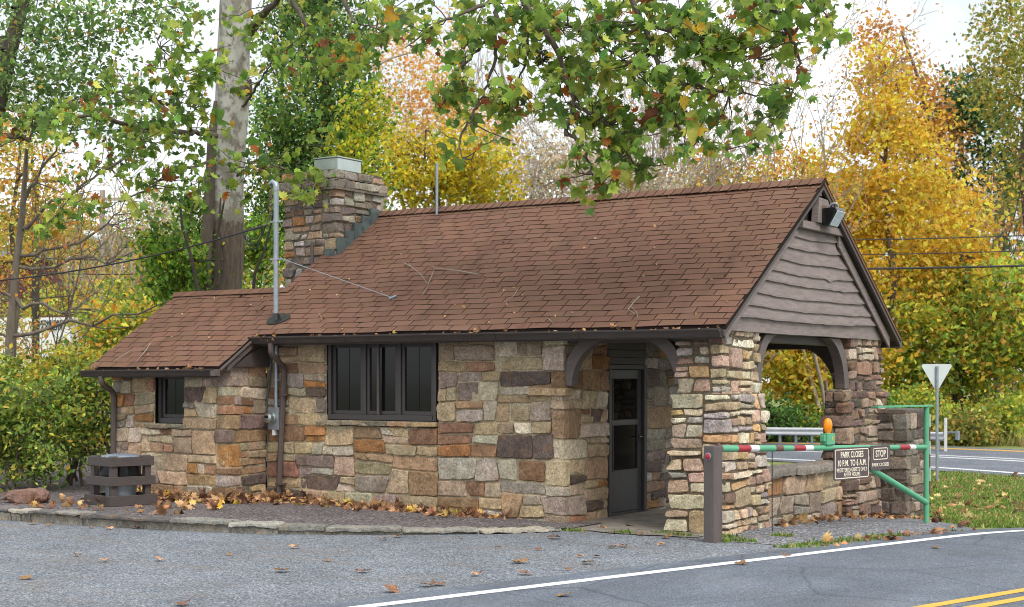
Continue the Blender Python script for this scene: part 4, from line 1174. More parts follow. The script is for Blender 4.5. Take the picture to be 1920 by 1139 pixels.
q = MB(); q.obox(gp(sl + .02, zc + .12, .0555), E_N, E_T, UZ, .002, .012, .028); q.build('label_sticker', M['yline'], wl_)

# ------------------------------------------------------------------ yield sign seen from behind
yp = hit_ground(1757, 903)
YS = thing('yield_sign', 'bare grey back of a triangular road sign on a steel post in the grass', 'road sign', yp)
D = (yp[:2] - CAM_P) @ FWD
zt_ = CAM_H + (HY - 683) / FPX * D; zb_ = CAM_H + (HY - 734) / FPX * D; hwid = 28 / FPX * D
q = MB(); q.obox([yp[0], yp[1], (yp[2] - .2 + zt_ - .05) / 2], RGT.tolist() + [0], FWD.tolist() + [0], UZ, .035, .022, (zt_ - .05 - yp[2] + .2) / 2)
q.obox([yp[0], yp[1], (yp[2] - .2 + zt_ - .05) / 2] - np.array([*FWD, 0]) * .026, RGT.tolist() + [0], FWD.tolist() + [0], UZ, .014, .012, (zt_ - .05 - yp[2] + .2) / 2)
q.build('post', M['galv'], YS, bev=.004)
R3, F3 = np.array([*RGT, 0]), np.array([*FWD, 0])
tri = []
for (x, z, a0) in ((hwid - .05, zt_ - .05, -30), (-hwid + .05, zt_ - .05, 90), (0, zb_ + .07, 210)):
    for t in np.linspace(a0, a0 + 120, 7): tri.append((x + .05 * math.cos(math.radians(t)), z + .05 * math.sin(math.radians(t))))
q = MB(); q.prism([np.array([yp[0], yp[1], 0]) + R3 * x + UZ * z + F3 * .03 for x, z in tri], F3 * .006)
M['signback'] = m_paint('dull_sign_back', srgb(196, 204, 206), .5, .06, 4, metal=.2, bmp=.02); q.build('sign_plate', M['signback'], YS)
for z in (zt_ - .12, zt_ - .55):
    q = MB(); q.lathe(np.array([yp[0], yp[1], z]) - F3 * .04, [(.016, 0), (.014, .012), (.002, .014)], 8, -F3); q.build('bolt', M['galv'], YS)

# ------------------------------------------------------------------ guardrails along the highway
def guardrail(label, pxs, px_end, pyt, name='guardrail', stub=False):
    a = at(pxs, 802, 62); 
    return a
def rail(label, A, Bp, zt, n_post):
    A = np.array(A, float); Bp = np.array(Bp, float); L = np.linalg.norm(Bp - A); t = np.array([*(Bp - A) / L, 0]); nn = np.array([t[1], -t[0], 0])
    g0 = float(ground(A[1]))
    T = thing('guardrail', label, 'guardrail', (A[0], A[1], g0), 'steel guardrails along the highway')
    prof = [(.0, .155), (.02, .15), (.075, .11), (.075, .07), (.01, .02), (.01, -.02), (.075, -.07), (.075, -.11), (.02, -.15), (.0, -.155), (-.006, -.15), (.06, -.11), (.06, -.075), (-.004, -.02), (-.004, .02), (.06, .075), (.06, .11), (-.006, .15)]
    q = MB(); base = np.array([A[0], A[1], zt - .155]); n = len(prof)
    V = [base + nn * (p + .05) + UZ * z for p, z in prof] + [base + t * L + nn * (p + .05) + UZ * z for p, z in prof]
    q.add(V, [(i, (i + 1) % n, n + (i + 1) % n, n + i) for i in range(n)] + [list(range(n)), list(range(n, 2 * n))])
    q.build('beam', M['rail'], T, auto=40)
    for k in range(n_post):
        c_ = np.array([*A, 0]) + t * (L * (k + .5) / n_post); q = MB(); q.obox(c_ + UZ * ((zt - .02 + g0 - .1) / 2) - nn * .03, t, nn, UZ, .05, .07, (zt - .02 - g0 + .1) / 2); q.build('post', M['galv'], T, bev=.01)
    return T, t, nn
def hp(px, D): p = at(px, HY, D); return p[:2]
rail('long ribbed steel guardrail seen through the stone porch opening', hp(1330, 61), hp(1568, 59.5), CAM_H + (HY - 802) / FPX * 60, 8)
T, t, nn = rail('short guardrail end section with bent terminal beyond the yield post', hp(1660, 57), hp(1772, 55), CAM_H + (HY - 809) / FPX * 56, 4)
e = hp(1772, 55); z0 = CAM_H + (HY - 809) / FPX * 55
q = MB(); q.prism([(e[0], e[1], z0), (e[0] + t[0] * .62, e[1] + t[1] * .62, z0 + .02), (e[0] + t[0] * .62, e[1] + t[1] * .62, z0 - .3), (e[0] + t[0] * .5, e[1] + t[1] * .5, z0 - .3), (e[0] + t[0] * .5, e[1] + t[1] * .5, z0 - .06), (e[0], e[1], z0 - .08)], nn * .12); q.build('end_terminal', M['galv'], T, bev=.01)
mk = hp(1773, 54.5); g0 = float(ground(mk[1]))
MK = MB(); MK.box(mk[0] - .05, mk[0] + .05, mk[1] - .02, mk[1] + .02, g0 - .1, CAM_H + (HY - 784) / FPX * 54.5); MK.box(mk[0] - .035, mk[0] + .035, mk[1] - .028, mk[1] - .021, g0 + 1.0, g0 + 1.18)
tag(MK.build('marker_post', M['white'], None, bev=.01), 'slim white marker post standing at the end of the guardrail', 'marker post')

# ------------------------------------------------------------------ timber litter bin on the bed
BH = .125
bp = at(210, 950, 20.6); D = 20.6
bc = np.array([*(bp[:2] + FWD * .47), BH])
BIN = thing('litter_bin', 'dark brown timber crate litter bin with black liner on the bed by the wing wall', 'litter bin', bc)
th = math.atan2(RGT[1], RGT[0]) + math.radians(43); ux = np.array([math.cos(th), math.sin(th), 0]); uy = np.array([-ux[1], ux[0], 0]); hb = .315
for sx in (-1, 1):
    for sy in (-1, 1):
        q = MB(); q.obox(bc + ux * sx * (hb - .06) + uy * sy * (hb - .06) + UZ * .34, ux, uy, UZ, .045, .045, .335); q.build('corner_post', M['timber_dark'], BIN, bev=.005)
for z, hh, ext in ((.60, .062, .0), (.335, .062, .015), (.07, .07, .035)):
    for k, (a_, b_) in enumerate(((ux, uy), (uy, -ux), (-ux, -uy), (-uy, ux))):
        q = MB(); L = hb + ext + (.014 if k % 2 else -.014)
        q.obox(bc + a_ * (hb + ext) + UZ * z, a_, b_, UZ, .016, L, hh); q.build('rail_board', M['timber_dark'], BIN, bev=.004)
q = MB(); q.lathe(bc + UZ * .05, [(.20, 0), (.205, .02), (.20, .05), (.21, .08), (.203, .11), (.215, .16), (.225, .5)], 26); q.build('inner_can', M['galv'], BIN, auto=40)
q = MB(); nA, V, F = 40, [], []
zs = [(.64, .24), (.62, .265), (.5, .262), (.40, .27), (.33, .262), (.29, .235), (.31, .222)]
for i_, (z, r_) in enumerate(zs):
    for k in range(nA):
        t_ = 2 * math.pi * k / nA; w_ = .012 * math.sin(t_ * 7 + z * 5) + .014 * math.sin(t_ * 13 + 1 + z * 9) * (i_ > 1)
        V.append(bc + (ux * math.cos(t_) + uy * math.sin(t_)) * (r_ + w_) + UZ * (z + (.012 * math.sin(t_ * 5 + 2) if i_ > 3 else 0)))
F = [(i*nA+j, i*nA+(j+1) % nA, (i+1)*nA+(j+1) % nA, (i+1)*nA+j) for i in range(len(zs)-1) for j in range(nA)]
q.add(V, F); q.build('bag', M['bag'], BIN, auto=40)
q = MB(); V = []
for r_, z in ((.02, .690), (.12, .692), (.20, .684), (.255, .672), (.262, .655)):
    for k in range(nA):
        t_ = 2 * math.pi * k / nA; V.append(bc + (ux * math.cos(t_) + uy * math.sin(t_)) * (r_ * (1 + .03 * math.sin(5 * t_))) + UZ * (z + .006 * math.sin(t_ * 9 + r_ * 40)))
q.add(V, [(i*nA+j, i*nA+(j+1) % nA, (i+1)*nA+(j+1) % nA, (i+1)*nA+j) for i in range(4) for j in range(nA)] + [list(range(nA))])
M['lid'] = m_paint('grey_bin_liner', srgb(126, 138, 152), .3, .4, 26, bmp=.5); q.build('liner_top', M['lid'], BIN, auto=60)

# ------------------------------------------------------------------ boulder on the left
bo = at(53, 943, 21.3); bm = bmesh.new(); bmesh.ops.create_icosphere(bm, subdivisions=5, radius=1)
V = np.array([v.co for v in bm.verts]); Fs = [[v.index for v in f.verts] for f in bm.faces]; bm.free()
r = 1 + .16 * fbm(V * 1.3 + 4, 3) + .05 * fbm(V * 5, 3)
V = V * r[:, None]; V[:, 2] = np.minimum(V[:, 2], .62 + .12 * V[:, 0] + .1 * fbm(V * 2)) ; V[:, 1] = np.clip(V[:, 1], -.8, 2)
V = V * np.array([.31, .24, .16]); Rm = np.stack([R3, F3, UZ])
V = V @ Rm + np.array([bo[0], bo[1], .17 + .045])
cs = np.array(srgb(142, 112, 100)) * (1 + .25 * fbm(V * 7)[:, None])
o = link('boulder', mesh_from('boulder', V, Fs, np.clip(cs, 0, 1), True), M['stone']); tag(o, 'low reddish flat topped boulder at the left end of the bed', 'boulder')

# ------------------------------------------------------------------ small mast behind the ridge
pm = at(819, 393, 23.5)
q = MB(); q.tube([(pm[0], pm[1], 0), (pm[0], pm[1], CAM_H + (HY - 310) / FPX * 23.5)], .022, 8); q.lathe((pm[0], pm[1], CAM_H + (HY - 310) / FPX * 23.5), [(.028, 0), (.028, .03), (.01, .04)], 8)
tag(q.build('antenna_mast', M['galv'], None, auto=40), 'thin grey metal mast standing behind the roof ridge', 'mast')

# ------------------------------------------------------------------ overhead lines
def wire(label, a, b_, sag, r, grp='overhead power lines'):
    a, b_ = np.array(a, float), np.array(b_, float); t_ = np.linspace(0, 1, 24)[:, None]
    P_ = a * (1 - t_) + b_ * t_; P_[:, 2] -= sag * 4 * (t_ * (1 - t_))[:, 0]
    q = MB(); q.tube(P_, r, 6); return tag(q.build('power_line', M['cable'], None, smooth=True), label, 'power line', grp)
mt0 = (MX - .12, MY - .03, 4.08)
wire('black service cable running left from the roof mast past the sycamore trunk', mt0, at(-420, 520, 25), .42, .012)
q = MB(); q.tube([(MX - .22, MY - .03, 4.06), (MX - .60, MY - .05, 4.00)], .018, 6); 
for k in range(3): q.tube([np.array([MX - .16, MY - .04, 4.06]) * (1 - s_) + np.array([MX - .66, MY + .02, 3.98]) * s_ - np.array([0, 0, (.14 + .07 * k) * math.sin(math.pi * s_)]) for s_ in np.linspace(0, 1, 9)], .007, 5)
q.build('drip_loop', M['cable'], mast)
for (py0, py1, r_, lab) in ((443, 434, .022, 'thin topmost power line crossing the yellow maple on the right'), (471, 463, .020, 'middle thin power line crossing the yellow maple on the right'), (498, 492, .042, 'thick lowest cable crossing the yellow maple on the right')):
    wire(lab, at(1300, py0 + (py0 - py1) * .9, 55), at(2150, py1 - 2, 52), .12, r_)
for (py0, py1, lab) in ((484, 478, 'faint far cable behind the sycamore on the left, topmost of three'), (511, 506, 'faint far cable on the left, middle one of three'), (561, 470, 'slanting grey cable low on the left behind the bare branches')):
    wire(lab, at(60, py0, 48), at(420, py1 if py0 < 560 else 512, 46), .1, .02)

# ------------------------------------------------------------------ beyond the hedge on the left
tr = at(70, 640, 58); 
TRL = thing('box_trailer', 'white box trailer with black lettering half hidden behind the left shrubs', 'trailer', (tr[0], tr[1], float(ground(tr[1]))))
D = 58.; k_ = D / FPX
def tp(px, py, dd=0): return at(px, py, D + dd)
q = MB(); 
M['redwall'] = m_paint('dark_red_boards', srgb(104, 44, 46), .8, .25, 3, (1, 1, 8), bmp=.3)
a, b_ = tp(-60, 592), tp(132, 592); zb_ = CAM_H + (HY - 700) * k_
q.prism([tp(-60, 594), tp(132, 594), [*b_[:2], zb_], [*a[:2], zb_]], F3 * 2.4); q.build('box', M['white'], TRL, bev=.03)
q = MB(); q.prism([tp(-62, 592, -.02), tp(134, 592, -.02), tp(134, 594.5, -.02), tp(-62, 594.5, -.02)], F3 * .1); q.build('roof_trim', M['redwall'], TRL)
for px_ in (10, 95): 
    q = MB(); w_ = tp(px_, 0); q.lathe(np.array([w_[0], w_[1], float(ground(w_[1])) + .42]) + F3 * .05, [(.42, 0), (.42, .2), (.2, .22)], 18, F3); q.build('wheel', M['black'], TRL)
for tx, py_, px_ in (('MAKING DREAMS', 609, 98), ('A REALITY', 619, 97)):
    text_mesh(tx, .235, .72, tp(px_, py_, -.05), R3, UZ, -F3, M['black'], TRL, bold=.012)
sh = at(10, 510, 66)
SHD = thing('red_shed', 'dark red building glimpsed through orange leaves at the left edge', 'building', (sh[0], sh[1], float(ground(sh[1]))))
D = 66.
q = MB(); q.prism([tp(-90, 480, 8), tp(62, 480, 8), tp(62, 700, 8), tp(-90, 700, 8)], F3 * 5); q.build('wall', M['redwall'], SHD)
q = MB(); q.prism([tp(-95, 482, 7.6), tp(66, 482, 7.6), tp(66, 466, 10.5), tp(-95, 466, 10.5)], F3 * 3); q.build('roof', M['gutter'], SHD)
def pole(label, px, pyt, D, r, lamp=None, mat='bark'):
    p_ = at(px, 700, D); g0 = float(ground(p_[1])); z1 = CAM_H + (HY - pyt) / FPX * D
    T = thing('utility_pole', label, 'pole', (p_[0], p_[1], g0), 'wooden utility poles on the left')
    q = MB(); q.tube([(p_[0], p_[1], g0 - .2), (p_[0], p_[1], z1)], [r * 1.15, r], 12); q.build('shaft', M[mat], T, auto=60)
    q = MB(); q.obox([p_[0], p_[1], z1 - .35], R3, F3, UZ, .9, .05, .06); q.build('crossarm', M[mat], T, bev=.01)
    if lamp:
        a_, b__ = at(lamp[0], lamp[1], D - .5), at(lamp[2], lamp[3], D - 1)
        q = MB(); q.tube([np.array([p_[0], p_[1], a_[2] + .05]), a_, b__], .05, 8); q.build('lamp_arm', M['galv'], T)
        q = MB(); q.tube([a_, (a_ * .6 + b__ * .4), b__], [.10, .17, .12], 10); q.build('lamp_head', M['white'], T, auto=60)
    return T
pole('dark wooden utility pole crossing the white trailer on the left', 67, 320, 52, .12, None, 'bark_dark')
pole('pale wooden pole with a white street lamp behind the left bare branches', 192, 357, 60, .11, (160, 437, 190, 446), 'twig')
# ------------------------------------------------------------------ leaves and trees
def unit(v): return v / (np.linalg.norm(v, axis=-1, keepdims=True) + 1e-9)
_mp = [(0, .04), (.17, -.06), (.42, -.06), (.35, .13), (.62, .28), (.40, .38), (.48, .62), (.25, .58), (.17, .76), (0, 1.06), (-.17, .76), (-.25, .58), (-.48, .62), (-.40, .38), (-.62, .28), (-.35, .13), (-.42, -.06), (-.17, -.06)]
MAPLE_V = np.array([(0, .36, .0)] + [(x, y, -.34 * abs(x) - .42 * (y - .36) ** 2) for x, y in _mp]) - np.array([0, .36, 0])
MAPLE_F = np.array([(0, 1 + i, 1 + (i + 1) % 18) for i in range(18)])
OVAL_V = np.array([(0, -.5, 0), (.30, -.02, .06), (0, .5, -.05), (-.30, -.02, .06)]); OVAL_F = np.array([(0, 1, 2), (0, 2, 3)])
CL = []
def _cluster():
    r = np.random.RandomState(5); V = []; F = []
    for k in range(3):
        a = r.rand() * 6.28; c, s = math.cos(a), math.sin(a); o = r.normal(0, .28, 3)
        P = OVAL_V * .75 @ np.array([[c, s, 0], [-s, c, 0], [0, 0, 1]]); P = P @ np.array([[1, 0, 0], [0, math.cos(k + .5), math.sin(k + .5)], [0, -math.sin(k + .5), math.cos(k + .5)]])
        V.append(P + o); F.append(OVAL_F + 4 * k)
    return np.vstack(V), np.vstack(F)
SPRAY_V, SPRAY_F = _cluster()
KIND = {'maple': (MAPLE_V, MAPLE_F), 'oval': (OVAL_V, OVAL_F), 'spray': (SPRAY_V, SPRAY_F)}

def leaf_cloud(name, P, size, cols, kind, mat, parent, rng, up=.6, droop=0., curl=0.):
    TV, TF = KIND[kind]; n = len(P)
    nrm = rng.normal(0, 1, (n, 3)); nrm[:, 2] += up; nrm = unit(nrm)
    t = rng.normal(0, 1, (n, 3)); t[:, 2] -= droop; t = unit(t - nrm * np.sum(t * nrm, 1)[:, None])
    s = np.cross(t, nrm)
    T = TV.copy()
    X = T[None, :, 0:1] * s[:, None] + T[None, :, 1:2] * t[:, None] + (T[None, :, 2:3] * (1 + curl * rng.rand(n, 1, 1))) * nrm[:, None]
    V = (P[:, None] + X * np.asarray(size).reshape(-1, 1, 1)).reshape(-1, 3)
    F = (TF[None] + (np.arange(n) * len(TV))[:, None, None]).reshape(-1, TF.shape[1])
    C = np.repeat(cols, len(TV), axis=0)
    if parent is not None: V = V - origin_of(parent)
    return link(name, mesh_from(name, V, F, C), mat, parent)

def palette(rng, n, pal, jitter=.16):
    ws = np.array([p[1] for p in pal], float); k = rng.choice(len(pal), n, p=ws / ws.sum())
    c = np.array([p[0] for p in pal])[k] * np.exp(rng.normal(0, jitter, (n, 1))) * (1 + rng.normal(0, .06, (n, 3)))
    return np.clip(c, .005, .85)
def lin(r, g, b):
    c = np.array(srgb(r, g, b)); y_ = float(c @ [.3, .6, .1])
    return tuple(np.clip(c * (2.0 - .95 * min(1, y_ / .6)), 0, .88))

def curve(a, b, rng, wig=.08, n=7, sag=0.):
    a, b = np.asarray(a, float), np.asarray(b, float); L = np.linalg.norm(b - a); t = np.linspace(0, 1, n)[:, None]
    P = a * (1 - t) + b * t
    w = np.cumsum(rng.normal(0, 1, (n, 3)), 0); w = w - w[0] - (w[-1] - w[0]) * t
    P = P + w * L * wig / math.sqrt(n) * 1.2
    P[:, 2] -= sag * L * 4 * (t * (1 - t))[:, 0]
    return P

def leafy(name, label, cat, base, top, r0, blobs, pal, n_cl, per, cl_r, size, seed, kind='oval', bark='bark', group=None, up=.5, mat='leaf_far', twigs=True, clump_var=.3, trunk_pts=None, stems=1, hollow=.35, top_pal=None):
    """blobs: (centre xyz, radii xyz, weight); the crown is many separate clumps of leaves spread through them"""
    rng = np.random.RandomState(seed)
    base = np.asarray(base, float); top = np.asarray(top, float)
    T = thing(name, label, cat, base, group)
    tb = TB(); trunks = []
    for k in range(stems):
        b0 = base + (rng.normal(0, .25, 3) * [1, 1, 0] if stems > 1 else 0); t0 = top + (rng.normal(0, 1, 3) * [1, 1, .3] * np.linalg.norm(top - base) * .12 if stems > 1 else 0)
        tr_ = curve(b0 - [0, 0, .3], t0, rng, .05, 10) if trunk_pts is None else np.asarray(trunk_pts)
        m_ = len(tr_); tb.tube(tr_, r0 * np.linspace(1.1, .2, m_) ** .9, 9); trunks.append(tr_)
    ws = np.array([b[2] for b in blobs], float); bi = rng.choice(len(blobs), n_cl, p=ws / ws.sum())
    C = np.array([b[0] for b in blobs])[bi]; Rr = np.array([b[1] for b in blobs])[bi]
    d = unit(rng.normal(0, 1, (n_cl, 3))); rad = hollow + (1 - hollow) * rng.rand(n_cl) ** .6
    cen = C + d * rad[:, None] * Rr
    allp = np.vstack(trunks)
    # limbs: each reaches a clump; later ones fork off earlier limbs
    nodes_ = [p for tr_ in trunks for p in tr_[2:]]; nr = [r0 * .5] * len(nodes_)
    order = np.argsort(np.linalg.norm(cen[:, :2] - base[:2], axis=1))
    for q_, ci in enumerate(order[::1] if twigs else []):
        c_ = cen[ci]; NA = np.array(nodes_); dd = np.linalg.norm(NA - c_, axis=1) + np.where(NA[:, 2] > c_[2] + .2, 1.5, 0) * np.linalg.norm(cl_r)
        k = int(np.argmin(dd)); P_ = curve(NA[k], c_, rng, .10, 5, -.04)
        ra = max(.010, nr[k] * .62); tb.tube(P_, np.linspace(ra, max(.006, ra * .4), 5), 5)
        nodes_ += [P_[2], P_[4]]; nr += [ra * .75, ra * .5]
    tb.build('trunk', M[bark], T)
    n = n_cl * per; ci = np.repeat(np.arange(n_cl), per)
    P = cen[ci] + rng.normal(0, 1, (n, 3)) * np.asarray(cl_r) * (.7 + .6 * rng.rand(n_cl))[ci][:, None]
    cols = palette(rng, n, pal) * np.exp(rng.normal(0, clump_var, n_cl))[ci][:, None]
    if top_pal is not None:
        zz = np.clip((P[:, 2] - top_pal[1]) / (top_pal[2] - top_pal[1]) + rng.normal(0, .18, n), 0, 1)[:, None]
        cols = np.where(rng.rand(n, 1) < zz, palette(rng, n, top_pal[0]) * np.exp(rng.normal(0, clump_var, n_cl))[ci][:, None], cols)
    leaf_cloud('crown', P, size * np.exp(rng.normal(0, .22, n)), np.clip(cols, .004, .8), kind, M[mat], T, rng, up)
    return T

def bare(name, label, cat, base, height, spread, r0, seed, stems=3, bark='twig', group=None, lv=(6, 5, 5), leaves=None, lean=(0, 0), tip=.0045):
    rng = np.random.RandomState(seed); base = np.asarray(base, float); T = thing(name, label, cat, base, group); tb = TB(); tips = []
    def grow(p, d, L, r, lev):
        n = 6; P = [p]; dd = d.copy()
        for i in range(n - 1):
            dd = unit(dd + rng.normal(0, .12, 3) + np.array([0, 0, .09])); P.append(P[-1] + dd * L / (n - 1))
        P = np.array(P); tb.tube(P, np.linspace(r, max(tip, r * .35), n), 6 if lev == 0 else (4 if lev < 2 else 3))
        if lev >= len(lv): tips.append(P[-1]); tips.append(P[3]); return
        for k in range(lv[lev]):
            t = .28 + .72 * (k + rng.rand()) / lv[lev]; i = min(n - 2, int(t * (n - 1))); f = t * (n - 1) - i
            q = P[i] * (1 - f) + P[i + 1] * f if i < n - 1 else P[-1]
            ax = unit(P[i + 1] - P[i]); side = unit(np.cross(ax, rng.normal(0, 1, 3)))
            grow(q, unit(ax * rng.uniform(.55, 1.) + side * rng.uniform(.4, .8)), L * rng.uniform(.32, .55), max(tip * 1.3, r * (.5 if lev == 0 else .45) * (1.1 - .5 * t)), lev + 1)
    for k in range(stems):
        a = 2 * math.pi * (k + rng.rand() * .7) / stems; d = unit(np.array([math.cos(a) * spread + lean[0], math.sin(a) * spread + lean[1], 1.]))
        grow(base + np.array([math.cos(a), math.sin(a), 0]) * r0 * 1.5 - [0, 0, .2], d, height * rng.uniform(.75, 1.05) / (1 + .2 * spread), r0 * rng.uniform(.7, 1.05), 0)
    tb.build('trunk', M[bark], T)
    if leaves:
        pal, n, size = leaves; tp_ = np.array(tips)[rng.randint(len(tips), size=n)] + rng.normal(0, .16, (n, 3))
        leaf_cloud('crown', tp_, size * np.exp(rng.normal(0, .2, n)), palette(rng, n, pal), 'oval', M['leaf_far'], T, rng, .3)
    return T

def blob(px, py, D, rx, ry, w=1, rd=None):
    """an ellipsoid of crown, its size given in photograph pixels at its own distance"""
    k = D / FPX; r_ = rx * k; return (at(px, py, D), np.array([r_, rd or r_, ry * k]), w)
def foot(px, D):
    p = at(px, HY, D); return np.array([p[0], p[1], float(ground(p[1]))])

GREENS = [(lin(66, 96, 38), 4), (lin(84, 116, 46), 4), (lin(50, 78, 36), 3), (lin(110, 134, 58), 2), (lin(140, 140, 60), .6), (lin(150, 84, 40), .5)]
YEL = [(lin(236, 186, 66), 5), (lin(240, 194, 88), 3), (lin(220, 162, 54), 3), (lin(190, 146, 66), 1.2), (lin(160, 152, 60), .8)]
YGREEN = [(lin(160, 158, 58), 3), (lin(110, 130, 52), 4), (lin(200, 172, 66), 2.4), (lin(84, 106, 46), 2.4)]
ORANGE = [(lin(220, 150, 60), 4), (lin(200, 124, 50), 3), (lin(228, 172, 88), 3), (lin(176, 110, 60), 2)]
OLIVE = [(lin(120, 124, 60), 4), (lin(150, 144, 72), 3), (lin(96, 104, 56), 3), (lin(176, 140, 70), 1.5)]
RUST = [(lin(176, 124, 70), 3), (lin(150, 104, 66), 3), (lin(190, 150, 90), 2), (lin(126, 100, 72), 2)]
DKGREEN = [(lin(52, 74, 42), 4), (lin(68, 92, 50), 3), (lin(40, 58, 36), 3)]

# far yellow maples beyond the highway
D = 70
leafy('maple_tree', 'tall golden yellow maple rising behind the gable of the gatehouse', 'tree', foot(1690, D), at(1655, 150, D), .2,
      [blob(1665, 320, D, 115, 130, 2.6), blob(1650, 170, D, 45, 90, .8), blob(1740, 430, D, 115, 120, 3), blob(1590, 470, D, 100, 130, 2.4), blob(1690, 560, D, 150, 110, 3), blob(1545, 370, D, 85, 90, 1.0), blob(1490, 470, D, 70, 80, .8), blob(1800, 520, D, 85, 110, 1.4), blob(1570, 250, D, 60, 60, .35)],
      YGREEN, 345, 58, (.58, .58, .34), .27, 201, clump_var=.22, top_pal=(YEL, CAM_H + (HY - 660) / FPX * D, CAM_H + (HY - 520) / FPX * D), bark='bark')
leafy('maple_tree', 'yellow and green leaning maple low behind the right porch pier', 'tree', foot(1590, 66), at(1540, 520, 66), .10,
      [blob(1500, 660, 66, 90, 80, 3), blob(1440, 600, 66, 80, 90, 2), blob(1590, 640, 66, 80, 90, 2), blob(1540, 740, 66, 70, 40, 1)], YEL + [(lin(120, 140, 50), 3)], 190, 60, (.5, .5, .3), .26, 202, clump_var=.3, bark='bark_dark')
leafy('maple_tree', 'broad green maple turning yellow above the yield sign', 'tree', foot(1800, 68), at(1800, 480, 68), .26,
      [blob(1760, 640, 68, 100, 110, 3), blob(1860, 600, 68, 110, 120, 3), blob(1900, 700, 68, 90, 100, 2), blob(1700, 720, 68, 60, 70, 1.2)], YGREEN + [(lin(160, 120, 60), 1.2)], 210, 60, (.6, .6, .38), .28, 203, clump_var=.32, bark='bark_dark')
leafy('oak_tree', 'sparse dark green tree between the golden maple and the olive tree', 'tree', foot(1830, 92), at(1830, 150, 92), .3,
      [blob(1820, 240, 92, 75, 100, 3), blob(1790, 190, 92, 50, 60, 1), blob(1870, 330, 92, 50, 60, 1)], DKGREEN, 75, 55, (.75, .75, .5), .34, 204, clump_var=.2)
leafy('oak_tree', 'thin olive and tan tree at the top right corner of the sky', 'tree', foot(1935, 80), at(1930, -40, 80), .3,
      [blob(1900, 60, 80, 75, 90, 2), blob(1930, 200, 80, 85, 110, 3), blob(1860, 170, 80, 50, 60, .8), blob(1900, 330, 80, 45, 60, .6)], OLIVE, 120, 52, (.6, .6, .42), .27, 205, clump_var=.2)
leafy('oak_tree', 'russet orange tree crown peeping out beyond the golden maple', 'tree', foot(1720, 90), at(1690, 60, 90), .3,
      [blob(1700, 200, 90, 90, 100, 3), blob(1640, 110, 90, 45, 70, 1), blob(1770, 290, 90, 60, 60, 1)], RUST + ORANGE[:1], 100, 45, (.7, .7, .5), .28, 206, clump_var=.2)
bare('bare_tree', 'leafless brown tree at the right edge below the olive crown', 'tree', foot(1885, 76), 12.2, .22, .16, 207, 4, 'bark', 'bare autumn trees', (6, 5, 4), (RUST, 900, .22))
bare('bare_tree', 'leafless brown thicket tree right of the golden maple', 'tree', foot(1850, 82), 11, .3, .14, 208, 5, 'bark', 'bare autumn trees', (6, 5, 4), (RUST, 1400, .22))
for k, (px, D, w, ht, pal, lab) in enumerate(((1460, 63, 70, 62, DKGREEN + GREENS[:2], 'dark green roadside shrub seen through the porch opening'), (1540, 64, 60, 50, YGREEN, 'yellow green roadside shrub beside the porch opening pier'),
        (1650, 62, 80, 70, GREENS[:4] + OLIVE[:1], 'green shrub behind the buttress and gate end'), (1720, 63, 60, 90, YGREEN, 'yellow green shrub left of the yield post'), (1810, 60, 70, 40, OLIVE, 'low grey olive brush right of the guardrail end'), (1890, 61, 75, 75, YGREEN, 'bright yellow green shrub at the right edge of the verge'), (1380, 64, 60, 60, DKGREEN, 'dark shrub hidden behind the near porch pier'))):
    leafy('shrub', lab, 'shrub', foot(px, D), at(px, 822 - ht * .8, D), .05, [blob(px, 826 - ht * .55, D, w, ht * .55, 1)], pal, 42, 55, (.42, .42, .28), .2, 230 + k, stems=3, group='shrubs along the highway verge', clump_var=.3, hollow=.1)

# pale bare trees behind the roof
BG = 'bare autumn trees'
labs = ['pale bare tree with upright stems left of the hanging green branches', 'pale leafless tree straight above the middle of the roof', 'bare multi-stemmed pale tree above the right half of the roof', 'pale bare tree with fine twigs beside the golden maple', 'slim bare tree between the golden maple and the roof apex', 'bare grey tree behind the orange tree above the chimney']
for k, (px, D, h, sp, st) in enumerate(((1060, 58, 9.5, .30, 5), (1200, 62, 13.5, .22, 4), (1190, 56, 13.5, .26, 5), (1260, 66, 14.5, .16, 5), (1560, 64, 15.2, .16, 3), (820, 66, 15, .2, 3))):
    bare('bare_tree', labs[k], 'tree', foot(px, D), h, sp, .095, 250 + k, st, 'twig', BG, (7, 6, 5), (RUST + OLIVE + ORANGE, 500 if k != 4 else 1600, .17), tip=.010)
leafy('shrub', 'pale tan seedy thicket above the middle of the roof ridge', 'shrub', foot(1110, 48), at(1110, 330, 48), .06, [blob(1090, 330, 48, 120, 70, 3), blob(1010, 310, 48, 70, 80, 1), blob(1200, 350, 48, 90, 45, 1.3)],
      [(lin(176, 164, 148), 4), (lin(190, 178, 160), 3), (lin(140, 124, 104), 3), (lin(128, 130, 84), 1.6), (lin(186, 140, 90), 1)], 190, 42, (.34, .34, .3), .12, 260, stems=6, bark='twig', clump_var=.2)
bare('bare_tree', 'dense pale grey brush of twigs just above the roof ridge', 'shrub', foot(1110, 47), 7.6, .5, .05, 261, 12, 'twig', BG, (7, 6, 4), None, tip=.009)
bare('bare_tree', 'arching grey brush above the right part of the roof ridge', 'shrub', foot(1250, 46), 7.0, .6, .05, 262, 10, 'twig', BG, (7, 6, 4), None, tip=.009)
leafy('shrub', 'yellow and orange thicket beyond the right part of the roof ridge', 'shrub', foot(1300, 58), at(1330, 360, 58), .04, [blob(1380, 350, 58, 110, 50, 2), blob(1300, 370, 58, 90, 40, 1), blob(1480, 330, 58, 70, 70, 1.3)], ORANGE + YEL[:2] + RUST + YGREEN[:2], 110, 42, (.45, .45, .35), .16, 263, stems=5, clump_var=.25)
